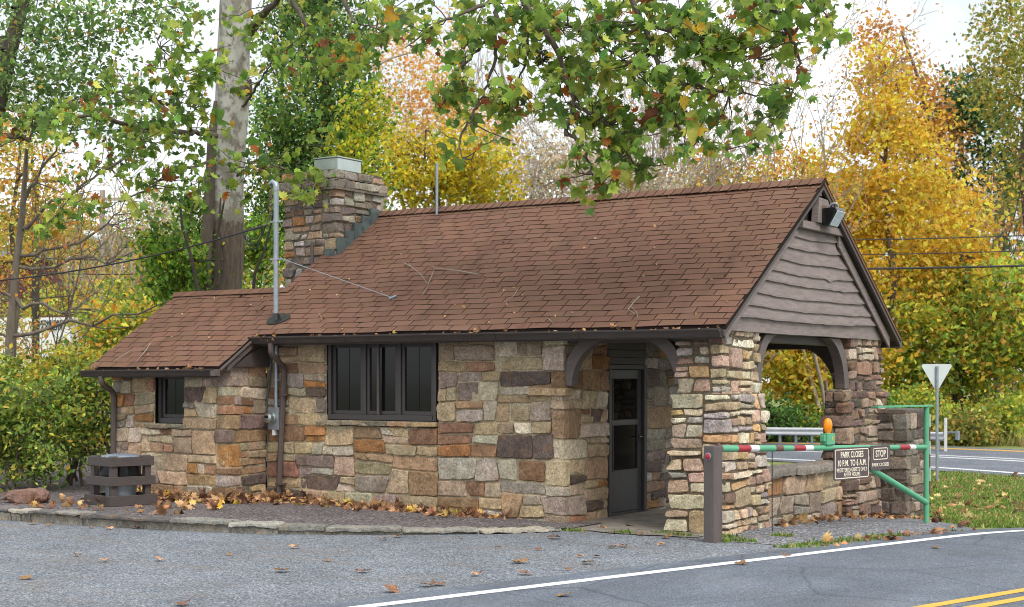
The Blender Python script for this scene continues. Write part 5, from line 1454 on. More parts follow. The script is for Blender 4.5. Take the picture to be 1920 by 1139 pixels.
leafy('maple_tree', 'olive yellow bushy tree right of the chimney', 'tree', foot(820, 40), at(830, 260, 40), .10, [blob(800, 330, 40, 95, 60, 3), blob(880, 310, 40, 85, 75, 2.5), blob(750, 300, 40, 50, 60, 1), blob(930, 360, 40, 50, 40, .6)],
      [(lin(196, 168, 46), 4), (lin(164, 150, 48), 4), (lin(216, 186, 70), 2), (lin(120, 126, 46), 2)], 190, 40, (.26, .26, .2), .135, 264, stems=3, clump_var=.25, up=.9)
leafy('maple_tree', 'tall sparse orange tree against the white sky above the chimney', 'tree', foot(800, 58), at(800, 20, 58), .16, [blob(770, 190, 58, 75, 110, 2.4), blob(850, 240, 58, 90, 90, 2), blob(730, 90, 58, 45, 70, .8), blob(840, 90, 58, 60, 90, 1.0), blob(920, 270, 58, 60, 60, .8)],
      [(lin(232, 168, 96), 4), (lin(220, 150, 76), 4), (lin(238, 190, 124), 3), (lin(190, 130, 80), 2)], 150, 34, (.36, .36, .32), .155, 265, stems=2, bark='twig', clump_var=.18)

# ivy-clad tree beside the sycamore
D = 31
T = leafy('ivy_tree', 'tall tree trunk smothered in small dark green ivy leaves beside the chimney', 'tree', foot(610, D), at(600, -200, D), .22,
      [blob(600, 60, D, 105, 90, 2), blob(590, 200, D, 120, 90, 2.6), blob(620, 320, D, 105, 90, 2.4), blob(590, 440, D, 125, 100, 2.4), blob(640, 390, D, 75, 60, 1), blob(540, 330, D, 60, 120, 1.4), blob(600, -60, D, 110, 70, 1)],
      [(lin(66, 92, 42), 4), (lin(84, 110, 50), 4), (lin(50, 74, 38), 3), (lin(120, 138, 62), 1.8), (lin(190, 170, 60), .5)], 520, 66, (.22, .22, .24), .095, 270, bark='bark_dark', clump_var=.3, up=.2, mat='leaf')
leafy('maple_tree', 'small yellow green sapling between the ivy tree and the chimney', 'tree', foot(668, 27.5), at(668, 210, 27.5), .05, [blob(672, 290, 27.5, 52, 70, 2), blob(690, 220, 27.5, 35, 50, 1)], [(lin(150, 156, 48), 3), (lin(196, 176, 52), 3), (lin(100, 124, 44), 3)], 60, 34, (.17, .17, .15), .10, 271, clump_var=.2, mat='leaf')
leafy('vine_thicket', 'tangle of bright green vines climbing around the sycamore base', 'vine', foot(380, 25.2), at(380, 380, 25.2), .06, [blob(320, 500, 25.8, 50, 60, 2), blob(355, 430, 27.6, 30, 80, 1.2), blob(300, 470, 25.8, 40, 50, .7), blob(485, 480, 28.5, 40, 70, 1.4), blob(350, 520, 26.6, 30, 45, 1.0)],
      [(lin(112, 140, 52), 4), (lin(86, 116, 44), 4), (lin(170, 168, 56), 1.6), (lin(66, 92, 38), 3)], 170, 34, (.16, .16, .16), .10, 272, stems=4, clump_var=.3, mat='leaf', bark='bark_dark')

# left side
leafy('oak_tree', 'leaning dark green tree filling the top left corner', 'tree', foot(-60, 27), at(60, -80, 27), .26,
      [blob(60, 60, 27, 120, 80, 2.4), blob(150, 130, 27, 110, 70, 2), blob(40, 180, 27, 90, 70, 1.5), blob(200, 30, 27, 90, 40, 1.2), blob(240, 230, 27, 70, 50, .7), blob(20, -30, 27, 150, 60, 1), blob(310, 20, 27, 70, 30, .5), blob(120, 240, 27, 80, 40, .6)],
      [(lin(92, 116, 66), 4), (lin(108, 132, 70), 4), (lin(74, 98, 58), 3), (lin(170, 140, 66), .6)], 165, 34, (.30, .30, .18), .11, 280, mat='leaf', clump_var=.25, bark='bark', up=1., trunk_pts=[at(-95, 712, 27) * [1, 1, 0], at(-60, 500, 27), at(-20, 250, 27), at(15, 100, 27), at(42, 10, 27), at(70, -120, 27)])
leafy('maple_tree', 'orange leaved tree at the left edge behind the young bare trunk', 'tree', foot(40, 36), at(40, 260, 36), .12, [blob(30, 330, 36, 90, 110, 3), blob(40, 455, 36, 80, 70, 2), blob(-30, 560, 36, 50, 60, .6), blob(20, 240, 36, 60, 60, 1), blob(110, 380, 36, 60, 60, 1)],
      [(lin(206, 146, 66), 3), (lin(184, 124, 60), 2), (lin(214, 172, 84), 3), (lin(150, 148, 70), 3), (lin(116, 126, 62), 2)], 125, 34, (.3, .3, .26), .11, 281, clump_var=.22)
T = bare('bare_tree', 'young forked tree with bare dark branches at the left edge', 'tree', foot(22, 28), 5.2, .16, .045, 282, 1, 'bark_mid', BG, (9, 5, 3), (ORANGE, 120, .1), lean=(.10, .06), tip=.006)
tb = TB(); rg = np.random.RandomState(9)
tb.tube([at(18, 712, 28) * [1, 1, 0], at(18, 640, 28), at(28, 520, 28), at(42, 400, 28), at(50, 280, 28)], [.085, .08, .07, .055, .03], 10)
for (a, b_) in (((40, 430), (180, 330)), ((36, 480), (250, 400)), ((30, 560), (180, 585)), ((28, 630), (330, 560)), ((44, 380), (110, 250)), ((30, 560), (-40, 500)), ((28, 500), (300, 470))):
    P_ = curve(at(*a, 28), at(*b_, 27.6), rg, .09, 9, .03); tb.tube(P_, np.linspace(.042, .010, 9), 6)
    for q in range(5):
        i_ = rg.randint(3, 8); e_ = P_[i_] + (P_[8] - P_[0]) * rg.uniform(.1, .28) + rg.normal(0, .28, 3); tb.tube(curve(P_[i_], e_, rg, .1, 5), np.linspace(.014, .005, 5), 4)
tb.build('trunk', M['bark_mid'], T)
# hedge of shrubs along the left
leafy('sapling', 'thin orange and olive sapling in front of the white trailer', 'tree', foot(15, 44), at(20, 560, 44), .04, [blob(10, 630, 44, 60, 50, 2), blob(60, 660, 44, 50, 30, 1), blob(120, 660, 44, 40, 30, .8)], OLIVE + ORANGE[:2], 42, 26, (.22, .22, .2), .11, 289, clump_var=.2)
HEDGE = [(lin(104, 124, 56), 4), (lin(84, 106, 50), 4), (lin(134, 144, 64), 3), (lin(68, 90, 46), 3), (lin(186, 172, 72), 1.6), (lin(200, 160, 74), .8)]
for k, (px, py, D, rx, ry, pal, lab) in enumerate(((60, 800, 23.6, 110, 110, HEDGE, 'large leafy green shrub left of the gatehouse behind the boulder'), (160, 770, 24.6, 60, 120, HEDGE + YGREEN[:1], 'green shrub tight against the wing corner'),
        (140, 705, 25.4, 65, 48, YEL + YGREEN, 'yellow leaved shrub top beside the wing eave'), (20, 740, 25.6, 80, 62, YGREEN, 'yellow green shrub at the left edge under the trailer'), (-40, 800, 23.8, 80, 110, HEDGE, 'green shrub cut by the left edge of the photo'))):
    leafy('shrub', lab, 'shrub', foot(px, D), at(px, py - ry * .5, D), .03, [blob(px, py, D, rx, ry, 1, .8)], pal, 105, 42, (.15, .15, .12), .085, 290 + k, stems=4, group='shrubs left of the gatehouse', clump_var=.32, hollow=.15, mat='leaf', up=.8)
# middle distance seen between the trees on the left
for k, (px, py, D, rx, ry, pal, lab) in enumerate(((225, 575, 46, 75, 50, YGREEN + OLIVE, 'olive green thicket beyond the left shrubs'), (290, 520, 50, 90, 60, YEL[:2] + OLIVE + RUST[:2], 'yellow and brown thicket left of the sycamore'), (230, 470, 62, 110, 60, OLIVE + RUST, 'grey olive far thicket above the wing roof'), (120, 440, 70, 110, 70, OLIVE + ORANGE, 'tan far thicket behind the street lamp'), (300, 400, 72, 80, 60, OLIVE + [(lin(176, 160, 120), 3)], 'pale green far thicket left of the trunk'), (380, 590, 44, 80, 50, YGREEN, 'yellow green thicket behind the wing roof ridge'), (90, 590, 64, 130, 60, OLIVE + YGREEN, 'dull green thicket behind the white trailer'), (240, 620, 40, 80, 50, YGREEN + ORANGE[:1], 'low yellow green scrub behind the wing roof edge'))):
    leafy('shrub', lab, 'shrub', foot(px, D), at(px, py, D), .06, [blob(px, py, D, rx, ry, 2), blob(px, (py + 712) / 2, D, rx * .9, (712 - py) / 2 + 12, 2.0)], pal, 105, 40, (.36, .36, .28), .16, 310 + k, stems=4, group='thickets in the middle distance', clump_var=.3, hollow=.1)
for k, (px, D, h, lab) in enumerate(((290, 47, 8.6, 'slim pale birch like trunks left of the sycamore'), (225, 52, 7.2, 'small bare pale tree between lamp pole and sycamore'))):
    bare('bare_tree', lab, 'tree', foot(px, D), h, .22, .09, 330 + k, 4, 'twig', BG, (6, 5, 4), (OLIVE, 200, .13), tip=.009)

# far wooded rise
rng = np.random.RandomState(77); n = 15000
X = rng.uniform(-60, 60, n)
pxs = rng.uniform(-250, 2200, n); Ds = rng.uniform(100, 135, n)
hmax = np.interp(pxs, [-250, 100, 400, 700, 1000, 1300, 1600, 1900, 2200], [430, 420, 470, 430, 400, 395, 330, 330, 360]) + 40 * fbm(np.stack([pxs * .012, pxs * 0, pxs * 0], 1))
pys = 760 - (760 - hmax) * rng.rand(n) ** .8
P = np.array([at(a, b_, c_) for a, b_, c_ in zip(pxs, pys, Ds)])
cols = palette(rng, n, OLIVE + RUST + YGREEN + DKGREEN + ORANGE) * np.exp(.35 * fbm(P * .18))[:, None]
o = leaf_cloud('distant_wood', P, .85 * np.exp(rng.normal(0, .25, n)), np.clip(cols, .01, .6), 'spray', M['leaf_far'], None, rng, .3); o['kind'] = 'stuff'
# ------------------------------------------------------------------ the sycamore: trunk behind the wing, boughs hung over the roof
def m_syc():
    m, nt, b = nodes('mottled_sycamore_bark'); v = coords(nt, 'Object', (1, 1, .7))
    f = noise(nt, v, 5.5, 4, .6); f2 = noise(nt, v, 11, 3, .6)
    pale = ramp(nt, f, [(.42, srgb(178, 176, 168)), (.50, srgb(160, 157, 148)), (.56, srgb(132, 126, 114))])
    pale = mix(nt, ramp(nt, f2, [(.58, G(0)), (.62, G(.6))]), pale, srgb(108, 98, 86))
    fl_ = noise(nt, coords(nt, 'Object', (2, 2, .35)), 9, 6, .7)
    rough = ramp(nt, fl_, [(.3, srgb(62, 52, 44)), (.7, srgb(116, 100, 86))])
    t = N(nt, 'ShaderNodeTexCoord'); sp = N(nt, 'ShaderNodeSeparateXYZ'); nt.links.new(t.outputs['Object'], sp.inputs[0])
    ad = N(nt, 'ShaderNodeMath', operation='MULTIPLY_ADD'); nt.links.new(f, ad.inputs[0]); ad.inputs[1].default_value = 2.2; nt.links.new(sp.outputs['Z'], ad.inputs[2])
    mr = N(nt, 'ShaderNodeMapRange'); mr.inputs['From Min'].default_value = 5.75; mr.inputs['From Max'].default_value = 6.0; nt.links.new(ad.outputs[0], mr.inputs['Value'])
    nt.links.new(mix(nt, mr.outputs[0], rough, pale), b.inputs['Base Color']); b.inputs['Roughness'].default_value = .85
    bump(nt, b, fl_, .5, .03); return m
M['syc'] = m_syc()
D = 27.
SYC = thing('sycamore_tree', 'big mottled grey sycamore behind the wing roof with boughs hanging over the gatehouse', 'tree', foot(418, D))
rng = np.random.RandomState(400)
tr = np.array([foot(416, D) - [0, 0, .3], at(419, 640, D), at(420, 550, D), at(423, 420, D), at(428, 300, D), at(434, 180, D), at(440, 60, D), at(444, -40, D), at(450, -250, D), at(440, -480, D), at(455, -720, D)])
tt = np.linspace(0, 10, 60); tr = np.stack([np.interp(tt, np.arange(11), tr[:, k]) for k in range(3)], 1); tr = tr + np.stack([.02 * np.sin(tt * 3), .02 * np.cos(tt * 2.3), 0 * tt], 1)
rr = np.interp(tt, [0, 1, 2, 3, 4, 5, 6, 7, 8, 9, 10], [.42, .335, .315, .31, .305, .30, .285, .28, .24, .18, .10])
V, (m_, n_) = tube_arr(tr, rr, 28); cen_ = np.repeat(tr, 28, 0); V = cen_ + (V - cen_) * (1 + .045 * fbm(V * 1.6)[:, None] + .02 * fbm(V * 7)[:, None])
i = np.arange(m_ - 1)[:, None] * n_; j = np.arange(n_)[None, :]; k = (j + 1) % n_
F = np.stack([i + j, i + k, i + n_ + k, i + n_ + j], -1).reshape(-1, 4)
link('trunk', mesh_from('trunk', V - origin_of(SYC), F, None, True), M['syc'], SYC)
tb = TB()
bur = at(465, 165, D - .1)
tb.tube([at(448, 175, D - .2), at(462, 168, D - .25), bur, at(470, 150, D - .2)], [.08, .12, .09, .02], 10)
# boughs given as paths through space: photograph pixel and distance
boughs = [
 ([(440, -420, 26.5), (620, -300, 23), (820, -160, 20.5), (931, 0, 19.5), (928, 60, 19.4), (929, 125, 19.3), (898, 192, 19.2), (880, 232, 19.1)], .055),
 ([(445, -520, 26.5), (700, -420, 22), (920, -160, 19.8), (994, 30, 19), (1045, 92, 18.8), (1079, 195, 18.6), (1057, 250, 18.5), (1090, 265, 18.4), (1105, 313, 18.3), (1130, 350, 18.2)], .06),
 ([(450, -560, 26.5), (800, -480, 21.5), (1100, -200, 18.5), (1200, 40, 18), (1250, 150, 17.8), (1270, 240, 17.7), (1350, 280, 17.6)], .06),
 ([(450, -600, 26.5), (900, -560, 21), (1300, -230, 17.8), (1420, -20, 17.2), (1480, 60, 17), (1500, 120, 17), (1480, 190, 17)], .055),
 ([(1300, -230, 17.8), (1480, -60, 17), (1550, 30, 16.8)], .05),
 ([(1200, 40, 18), (1320, 80, 17.6), (1420, 110, 17.4)], .035), ([(1250, 150, 17.8), (1340, 170, 17.6), (1440, 180, 17.5)], .03),
 ([(931, 0, 19.5), (830, 40, 19.2), (760, 90, 19)], .03), ([(928, 60, 19.4), (860, 130, 19.1), (820, 210, 19)], .025), ([(994, 30, 19), (1100, 60, 18.6), (1190, 130, 18.4)], .035),
 ([(1079, 195, 18.6), (1150, 240, 18.3), (1200, 330, 18.2)], .03), ([(994, 30, 19), (985, 120, 18.9), (960, 170, 18.9)], .025), ([(898, 192, 19.2), (860, 260, 19), (870, 310, 18.9)], .02),
 ([(405, 255, 26.6), (360, 250, 25.5), (335, 200, 24.5), (325, 140, 24), (300, 90, 23.5)], .05), ([(360, 250, 25.5), (270, 240, 24), (170, 215, 23), (60, 235, 22.2), (-20, 290, 22)], .05),
 ([(335, 200, 24.5), (230, 170, 23.2), (130, 190, 22.6)], .035), ([(270, 240, 24), (230, 300, 23), (150, 350, 22.5), (90, 420, 22.2)], .03), ([(405, 300, 26.5), (330, 320, 25), (270, 360, 24), (200, 390, 23.5)], .03),
 ([(470, 60, 26.8), (500, 20, 26), (540, -20, 25), (620, -60, 24)], .09), ([(540, -20, 25), (580, 60, 24.5), (640, 130, 24), (690, 90, 23.8)], .04), ([(620, -60, 24), (660, 40, 23.5), (720, 60, 23)], .04), ([(455, 200, 26.7), (490, 150, 26), (520, 100, 25.5)], .03),
 ([(445, 330, 26.7), (480, 300, 25), (540, 320, 23.8), (590, 345, 23)], .025), ([(410, 330, 26.5), (380, 330, 25.5), (350, 430, 24.8)], .025)]
paths = []
for P_, r_ in boughs:
    Q = np.array([at(*p) for p in P_]); t0 = np.arange(len(Q)); t1 = np.linspace(0, len(Q) - 1, 6 * len(Q)); Q = np.stack([np.interp(t1, t0, Q[:, k_]) for k_ in range(3)], 1)
    Qs = Q.copy(); Qs[1:-1] = (Q[:-2] + 2 * Q[1:-1] + Q[2:]) / 4; Qs[1:-1] += rng.normal(0, .012, (len(Q) - 2, 3))
    tb.tube(Qs, np.linspace(r_, max(.007, r_ * .14), len(Qs)), 7); paths.append(Qs)
NODES = np.vstack(paths)
# leaf masses (centre pixel, spread in pixels, count, distance)
masses = [(760, 20, 60, 40, 90, 21), (860, 30, 60, 50, 130, 19.3), (950, 30, 70, 45, 150, 19), (1050, 40, 60, 45, 130, 18.8), (1150, 40, 70, 50, 170, 18.4), (1250, 40, 70, 55, 190, 18), (1350, 40, 70, 50, 190, 17.6), (1450, 20, 60, 30, 120, 17.2), (1530, 25, 35, 30, 80, 16.9),
 (1510, 75, 25, 30, 30, 16.9), (870, 110, 50, 50, 100, 19.2), (950, 150, 45, 45, 75, 19), (850, 190, 40, 40, 60, 19.1), (915, 215, 55, 35, 80, 19.1), (890, 260, 45, 30, 42, 19), (1010, 165, 40, 40, 60, 18.8), (1060, 120, 45, 45, 95, 18.7), (1120, 140, 55, 50, 130, 18.5), (1200, 150, 55, 50, 140, 18.2), (1280, 150, 55, 50, 150, 17.8), (1360, 130, 45, 40, 100, 17.5), (1420, 60, 40, 40, 70, 17.3),
 (1100, 230, 45, 35, 75, 18.4), (1170, 230, 50, 35, 80, 18.3), (1240, 220, 40, 35, 60, 17.9), (1310, 210, 35, 35, 55, 17.7), (1340, 270, 40, 28, 50, 17.6), (1400, 265, 30, 22, 26, 17.5), (1110, 300, 50, 35, 75, 18.2), (1180, 290, 35, 35, 50, 18.2), (1150, 345, 45, 18, 46, 18.1), (1200, 320, 18, 18, 14, 18.1), (1440, 190, 35, 18, 40, 17.4), (1500, 150, 16, 26, 20, 17), (1390, 290, 40, 12, 20, 17.5), (1460, 200, 40, 14, 24, 17.2), (1345, 60, 40, 50, 70, 17.4),
 (320, 110, 60, 50, 90, 23.6), (260, 170, 60, 45, 90, 23.2), (350, 190, 60, 50, 90, 24), (180, 225, 70, 35, 90, 22.8), (60, 235, 60, 30, 80, 22.2), (270, 250, 60, 35, 70, 23.4), (400, 130, 45, 50, 55, 25), (230, 300, 50, 35, 50, 23), (170, 340, 35, 25, 26, 22.7), (110, 420, 35, 22, 34, 22.3), (150, 390, 35, 22, 26, 22.4), (330, 300, 50, 35, 60, 24.3), (60, 425, 30, 14, 16, 22.2), (360, 60, 60, 40, 50, 24), (270, 355, 40, 20, 24, 23.6),
 (420, 330, 50, 40, 55, 24.6), (370, 370, 40, 40, 45, 24.8), (500, 320, 45, 30, 50, 24), (560, 345, 35, 18, 30, 23.2), (600, 365, 14, 12, 10, 22.8), (520, 60, 50, 50, 80, 25.6), (590, 90, 60, 60, 110, 24.6), (670, 60, 60, 50, 110, 23.6), (540, 170, 50, 40, 60, 25.2), (640, 150, 40, 40, 50, 24), (470, 240, 30, 50, 30, 25), (720, 60, 40, 30, 50, 22.5), (690, 110, 30, 30, 24, 23.5), (350, 450, 40, 30, 22, 24.8)]
SG_ = [(lin(102, 124, 52), 5), (lin(84, 108, 48), 5), (lin(124, 140, 58), 4), (lin(152, 156, 72), 2), (lin(66, 90, 44), 3), (srgb(196, 160, 54), .5), (srgb(186, 112, 52), .45), (srgb(140, 86, 54), .5)]
PP = []; SZ = []
for (px, py, sx, sy, cnt, D_) in masses:
    ns = max(2, cnt // 7)
    for s_ in range(ns):
        c_ = np.array([rng.normal(px, sx * .8), rng.normal(py, sy * .74)]); dd = D_ + rng.normal(0, .55)
        e_ = at(c_[0], c_[1], dd); k_ = np.argmin(np.linalg.norm(NODES - e_, axis=1)); P_ = curve(NODES[k_], e_, rng, .10, 6, .05)
        if np.linalg.norm(NODES[k_] - e_) > .12: tb.tube(P_, np.linspace(.010, .0035, 6), 4)
        m1 = max(3, int(cnt / ns * (.88 if px > 740 else 1.25)))
        t_ = rng.uniform(.45, 1.08, m1)[:, None]; Q = P_[0] * (1 - t_) + P_[-1] * t_
        Q = np.stack([np.interp(np.clip(t_[:, 0], 0, 1) * 5, np.arange(6), P_[:, a_]) for a_ in range(3)], 1) + rng.normal(0, .085, (m1, 3)); PP.append(Q)
PP = np.vstack(PP); n = len(PP); print('sycamore leaves', n)
tb.build('bough', M['bark'], SYC)
cols = palette(rng, n, SG_, .2)
leaf_cloud('foliage', PP, .114 * np.exp(rng.normal(0, .32, n)), cols, 'maple', M['leaf'], SYC, rng, .3, .9, 1.8)
q = MB()
for (px, py, D_) in ((1015, 110, 18.9),): 
    c_ = at(px, py, D_)
    for k_ in range(40): d_ = unit(rng.normal(0, 1, 3)); q.tube([c_ + d_ * .05, c_ + unit(d_ + rng.normal(0, .7, 3)) * .12], .008, 4)
q.build('dead_leaf_knot', M['bark_dark'], SYC)
# ivy stem on the trunk's left side
tb = TB(); tb.tube([at(385, 640, 26.7), at(386, 480, 26.7), at(393, 350, 26.7), at(398, 250, 26.75), at(404, 190, 26.8)], [.12, .11, .09, .08, .03], 9); tb.build('climbing_stem', M['bark'], SYC)

# ------------------------------------------------------------------ fallen leaves, twigs, grass
DRY = [(srgb(160, 120, 86), 4), (srgb(136, 100, 74), 4), (srgb(186, 150, 110), 2.2), (srgb(124, 88, 66), 2), (srgb(214, 176, 112), 1.0), (srgb(98, 72, 56), 1)]
rng = np.random.RandomState(500)
def litter(name, P, size, pal, seed, up=1.0):
    rg = np.random.RandomState(seed); o = leaf_cloud(name, np.asarray(P), size * np.exp(rg.normal(0, .25, len(P))), palette(rg, len(P), pal, .25), 'maple', M['dry'], None, rg, up, 0, 5.0); o['kind'] = 'stuff'; return o
P = []
for k_ in range(560):                                         # drift against the front wall
    x = rng.uniform(-4.9, -.75); dn = (.6 + .6 * math.sin(x * 2.1 + 1) ** 2) * min(1, (-.6 - x) / 1.2)
    d_ = abs(rng.normal(0, .17)) * (.5 + dn); P.append((x, -.06 - d_, .13 - .02 * (x + 5) * 1.2 + max(0, .10 * dn - d_ * .35) * rng.rand() + .02))
for k_ in range(210): x = rng.uniform(-6.9, -4.9); d_ = abs(rng.normal(0, .16)); P.append((x, -.88 - d_, .165 + max(0, .07 - d_ * .25) * rng.rand()))
for k_ in range(90): x = rng.uniform(-5.0, -4.6); P.append((x, rng.uniform(-.9, -.1), .16 + rng.rand() * .05))
for k_ in range(60):
    t_ = rng.rand(); p_ = np.array([np.interp(t_ * KL, d, KR[:, a_]) for a_ in range(3)]) if False else None
for k_ in range(80): P.append((rng.uniform(-8.2, -4.2), rng.uniform(-2.9, -1.6), .165 + rng.rand() * .02))
litter('leaf_drift', P, .095, DRY + [(srgb(200, 170, 60), .3)], 1, .8)
P = []
for k_ in range(70): P.append((2.32 + abs(rng.normal(0, .14)), rng.uniform(1.2, 5.2), 0))
for k_ in range(46): P.append((rng.uniform(2.3, 3.0), rng.uniform(4.2, 5.3), 0))
for k_ in range(40): y = rng.uniform(-.8, 4.5); P.append((gx1(y) + rng.normal(-.15, .14), y, 0))
P = [(x, y, float(ground(y)) + .035 + rng.rand() * .03) for x, y, _ in P]
litter('leaf_litter', P, .085, DRY, 2, 1.2)
P = []
while len(P) < 420:                                           # on the far grass
    px, py = rng.uniform(1735, 1960), rng.uniform(893, 985); h_ = hit_ground(px, py)
    P.append((h_[0], h_[1], h_[2] + .035))
litter('grass_leaf_litter', P, .12, DRY + [(srgb(214, 186, 130), 3)], 3, 1.4)
P = [];
for k_ in range(75): x = rng.uniform(-4.85, 2.35); P.append((x, -.385 - rng.uniform(.02, .10), 2.452 + rng.uniform(-.01, .015)))
for k_ in range(34): x = rng.uniform(-7.4, -4.95); P.append((x, YB - rng.uniform(.03, .11), 1.985 + rng.uniform(-.01, .015)))
litter('gutter_leaf_litter', P, .055, DRY, 4, .5)

# single leaves on the gravel and the road
def fallen_mesh(seed, curl):
    rg = np.random.RandomState(seed); V = MAPLE_V.copy()
    V[:, 2] = curl * (np.abs(V[:, 0]) ** 1.5 * 1.5 + .5 * V[:, 1] ** 2) + rg.normal(0, .05, len(V)); V[:, 2] -= V[:, 2].min() - .02
    V[:, 0] *= 1 - .3 * curl
    c_ = palette(rg, 1, DRY, .15)[0]; C = np.tile(c_, (len(V), 1)) * (1 + rg.normal(0, .15, (len(V), 1)))
    me = mesh_from('fallen_leaf', V, MAPLE_F, np.clip(C, 0, 1)); me.materials.append(M['dry']); return me
FM = [fallen_mesh(k_, c_) for k_, c_ in enumerate((.16, .42, .10, .30, .24, .2))]
singles = [(50, 1084, .17, 'large tightly curled brown leaf alone near the bottom left corner'), (553, 1027, .16, 'pale tan leaf just in front of the kerb below the downspout'), (528, 1071, .19, 'broad tan leaf on the open gravel left of center'), (343, 1133, .20, 'flat brown leaf cut by the bottom edge left of center'),
 (975, 1054, .22, 'large folded tan leaf on the gravel in front of the main wall end'), (735, 1108, .20, 'brown leaf lying just left of the white road line'), (1057, 1117, .18, 'lone brown leaf on the asphalt beyond the white line'), (197, 1052, .13, 'small rust leaf on the left gravel, right one of a pair'), (145, 1041, .11, 'small rust leaf on the left gravel, left one of a pair'), (1040, 1009, .20, 'wide tan leaf against the foot of the main wall corner'), (1755, 1028, .13, 'tiny brown leaf on the road at the far right'), (1474, 1042, .13, 'pale leaf touching the white road line below the gate')]
smalls = [(615, 1051), (895, 1078), (800, 1098), (822, 1096), (718, 1011), (748, 1006), (865, 1008), (1088, 1044), (1102, 1056), (1120, 1044), (1148, 1026), (1168, 1024), (1215, 1018), (1240, 1022), (1065, 1068), (1010, 1030), (935, 1026), (680, 1072), (430, 1040), (300, 1050), (1390, 1058), (1545, 1022), (1250, 1008), (985, 1076), (1180, 986), (1130, 990), (1200, 1003), (1680, 1010), (90, 985), (170, 990), (60, 982), (205, 992), (255, 990)]
for k_, it in enumerate(singles + [(a_, b_, .10, None) for a_, b_ in smalls]):
    px, py, sz, lab = it; h_ = hit_ground(px, py, .02); rg = np.random.RandomState(600 + k_)
    o = bpy.data.objects.new('fallen_leaf', FM[k_ % 6]); COL.objects.link(o)
    s_ = sz * .8 * rg.uniform(.9, 1.15) if lab else .10 * rg.uniform(.7, 1.4)
    o.location = (h_[0], h_[1], h_[2] + .0); o.scale = (s_, s_, s_); o.rotation_euler = (rg.normal(0, .12), rg.normal(0, .12), rg.uniform(0, 6.28))
    tag(o, lab or 'small dry brown leaf scattered on the grey gravel or porch floor', 'leaf', 'fallen leaves on gravel and road' if lab else 'small fallen leaves scattered on the gravel')

P = []
for k_ in range(150):
    x = rng.uniform(-7.2, 2.3); y = rng.uniform(-.35, 2.6) if x > -5.2 else rng.uniform(-1.0, .6); P.append((x, y, roof_z(y) + .035))
litter('roof_leaf_litter', P, .035, DRY, 6, 2.0)
# twigs blown onto the roof
def twig(label, pts, r, side):
    def on_roof(px, py):
        t = (px - CX) / FPX; d_ = np.array([*(FWD + t * RGT), (HY - py) / FPX]); s_ = (2.48 + SLOPE * (CAM_P[1] + .4) - CAM_H) / (d_[2] - SLOPE * d_[1])
        return np.array([CAM_P[0] + s_ * d_[0], CAM_P[1] + s_ * d_[1], CAM_H + s_ * d_[2]]) + NRM * .04
    tb = TB(); Q = np.array([on_roof(*p) for p in pts]); Q[1:-1] += NRM * .02; r *= .75; tb.tube(Q, np.linspace(r, r * .4, len(Q)), 5)
    for s_ in side: S = np.array([on_roof(*p) for p in s_]); tb.tube(S, np.linspace(r * .6, r * .3, len(S)), 4)
    tag(tb.build('fallen_twig', M['twig'], None), label, 'twig', 'twigs fallen on the roof')
twig('long grey twig lying across the middle of the roof', [(900, 520), (862, 515), (818, 510), (812, 522)], .014, [[(815, 512), (802, 545), (792, 560)], [(818, 510), (812, 502), (820, 500)]])
twig('forked pale twig left of the long roof twig', [(760, 498), (775, 508), (790, 520), (802, 535)], .011, [[(770, 505), (768, 495)], [(790, 520), (780, 518)]])
twig('crooked pale twig near the eave on the right', [(1200, 562), (1193, 572), (1180, 588), (1192, 594)], .013, [[(1185, 580), (1195, 590), (1198, 602)]])
twig('short curved twig above the center of the eave', [(972, 548), (966, 562), (945, 572)], .008, [])
twig('bent twig on the lower wing roof', [(284, 648), (278, 662), (268, 674), (256, 684)], .010, [[(278, 662), (272, 658)]])
twig('thin straight twig at the left of the wing roof', [(246, 662), (232, 674), (214, 682)], .008, [])
twig('small twig stuck upright at the gutter right of center', [(1030, 603), (1040, 612)], .010, [])
twig('tiny twig close above the gutter left of the mast foot', [(600, 592), (607, 607)], .007, [])

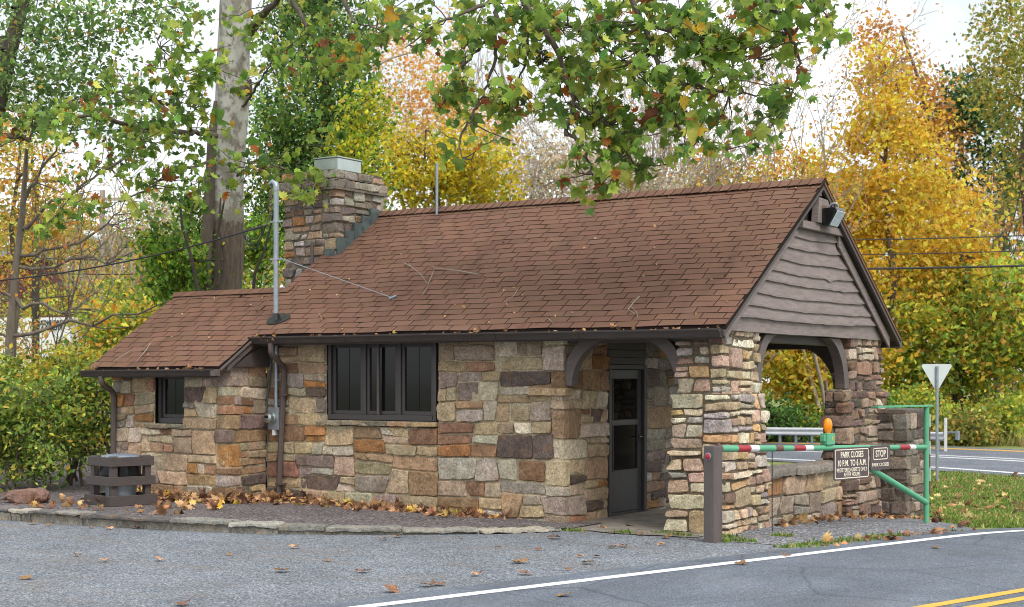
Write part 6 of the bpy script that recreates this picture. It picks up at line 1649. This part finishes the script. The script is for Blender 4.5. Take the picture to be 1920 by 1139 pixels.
# grass: blades on the far patch, tufts along the road edge and kerb
def blades(name, P, h, col, seed, w=.006):
    rg = np.random.RandomState(seed); n = len(P); P = np.asarray(P, float); hh = h * np.exp(rg.normal(0, .35, n)); a = rg.uniform(0, 6.28, n)
    s_ = np.stack([np.cos(a), np.sin(a), 0 * a], 1) * (w * (1 + hh / h))[:, None]; ln = np.stack([rg.normal(0, .35, n), rg.normal(0, .35, n), np.ones(n)], 1) * hh[:, None]
    V = np.stack([P - s_, P + s_, P + ln * [.6, .6, .6] + s_ * .5, P + ln], 1).reshape(-1, 3); b_ = np.arange(n)[:, None] * 4
    F = np.concatenate([b_ + np.array([[0, 1, 2]]), b_ + np.array([[0, 2, 3]])]); o = link(name, mesh_from(name, V, F, np.repeat(palette(rg, n, col, .22), 4, 0)), M['leaf']); o['kind'] = 'stuff'
GR = [(srgb(112, 142, 58), 4), (srgb(96, 126, 50), 4), (srgb(152, 160, 92), 2.4), (srgb(176, 166, 108), 2)]
n = 26000; px = rng.uniform(1725, 1990, n); py = 886 + 105 * rng.rand(n) ** 1.15
P = np.array([hit_ground(a_, b_) for a_, b_ in zip(px, py)]); keep = np.array([((p_[0] - RL0[0]) * RN[0] + (p_[1] - RL0[1]) * RN[1]) < -.55 and (p_[:2] - H0) @ HN < -1.2 and (p_[1] > 5.4 or p_[0] > 2.75 + (5.6 - p_[1]) * .58) for p_ in P])
blades('grass', P[keep], .045, GR, 20, .007)
P = []
for k_ in range(2600):
    y = rng.uniform(-1.0, 7); c_ = fbm(np.array([[y * 1.7, 2.2, 9.1]]))[0]
    if c_ < -.05: continue
    s_ = (y - RL0[1]) / RD[1]; x = RL0[0] + RD[0] * s_ - .50 + rng.normal(-.05, .09); P.append((x, y, float(ground(y)) + .008))
for k_ in range(900): c_ = rng.randint(9); cx_, cy_ = [(1.2, -.55), (1.6, -.3), (2.55, -.75), (2.4, -.3), (2.75, -.6), (-.1, -.75), (1.9, -.45), (2.9, .2), (.5, -.65)][c_]; P.append((cx_ + rng.normal(0, .09), cy_ + rng.normal(0, .05), .01))
blades('grass_verge', P, .028, GR, 21, .006)
n = 10000; px = rng.uniform(1430, 1990, n); D_ = rng.uniform(53, 63, n); P = np.array([at(a_, HY, b_) for a_, b_ in zip(px, D_)]); P[:, 2] = ground(P[:, 1]); keep = (P[:, :2] - H0) @ HN > 12.6
blades('tall_verge_grass', P[keep], .42, [(lin(150, 150, 90), 3), (lin(120, 130, 66), 3), (lin(180, 166, 120), 2)], 22, .02)
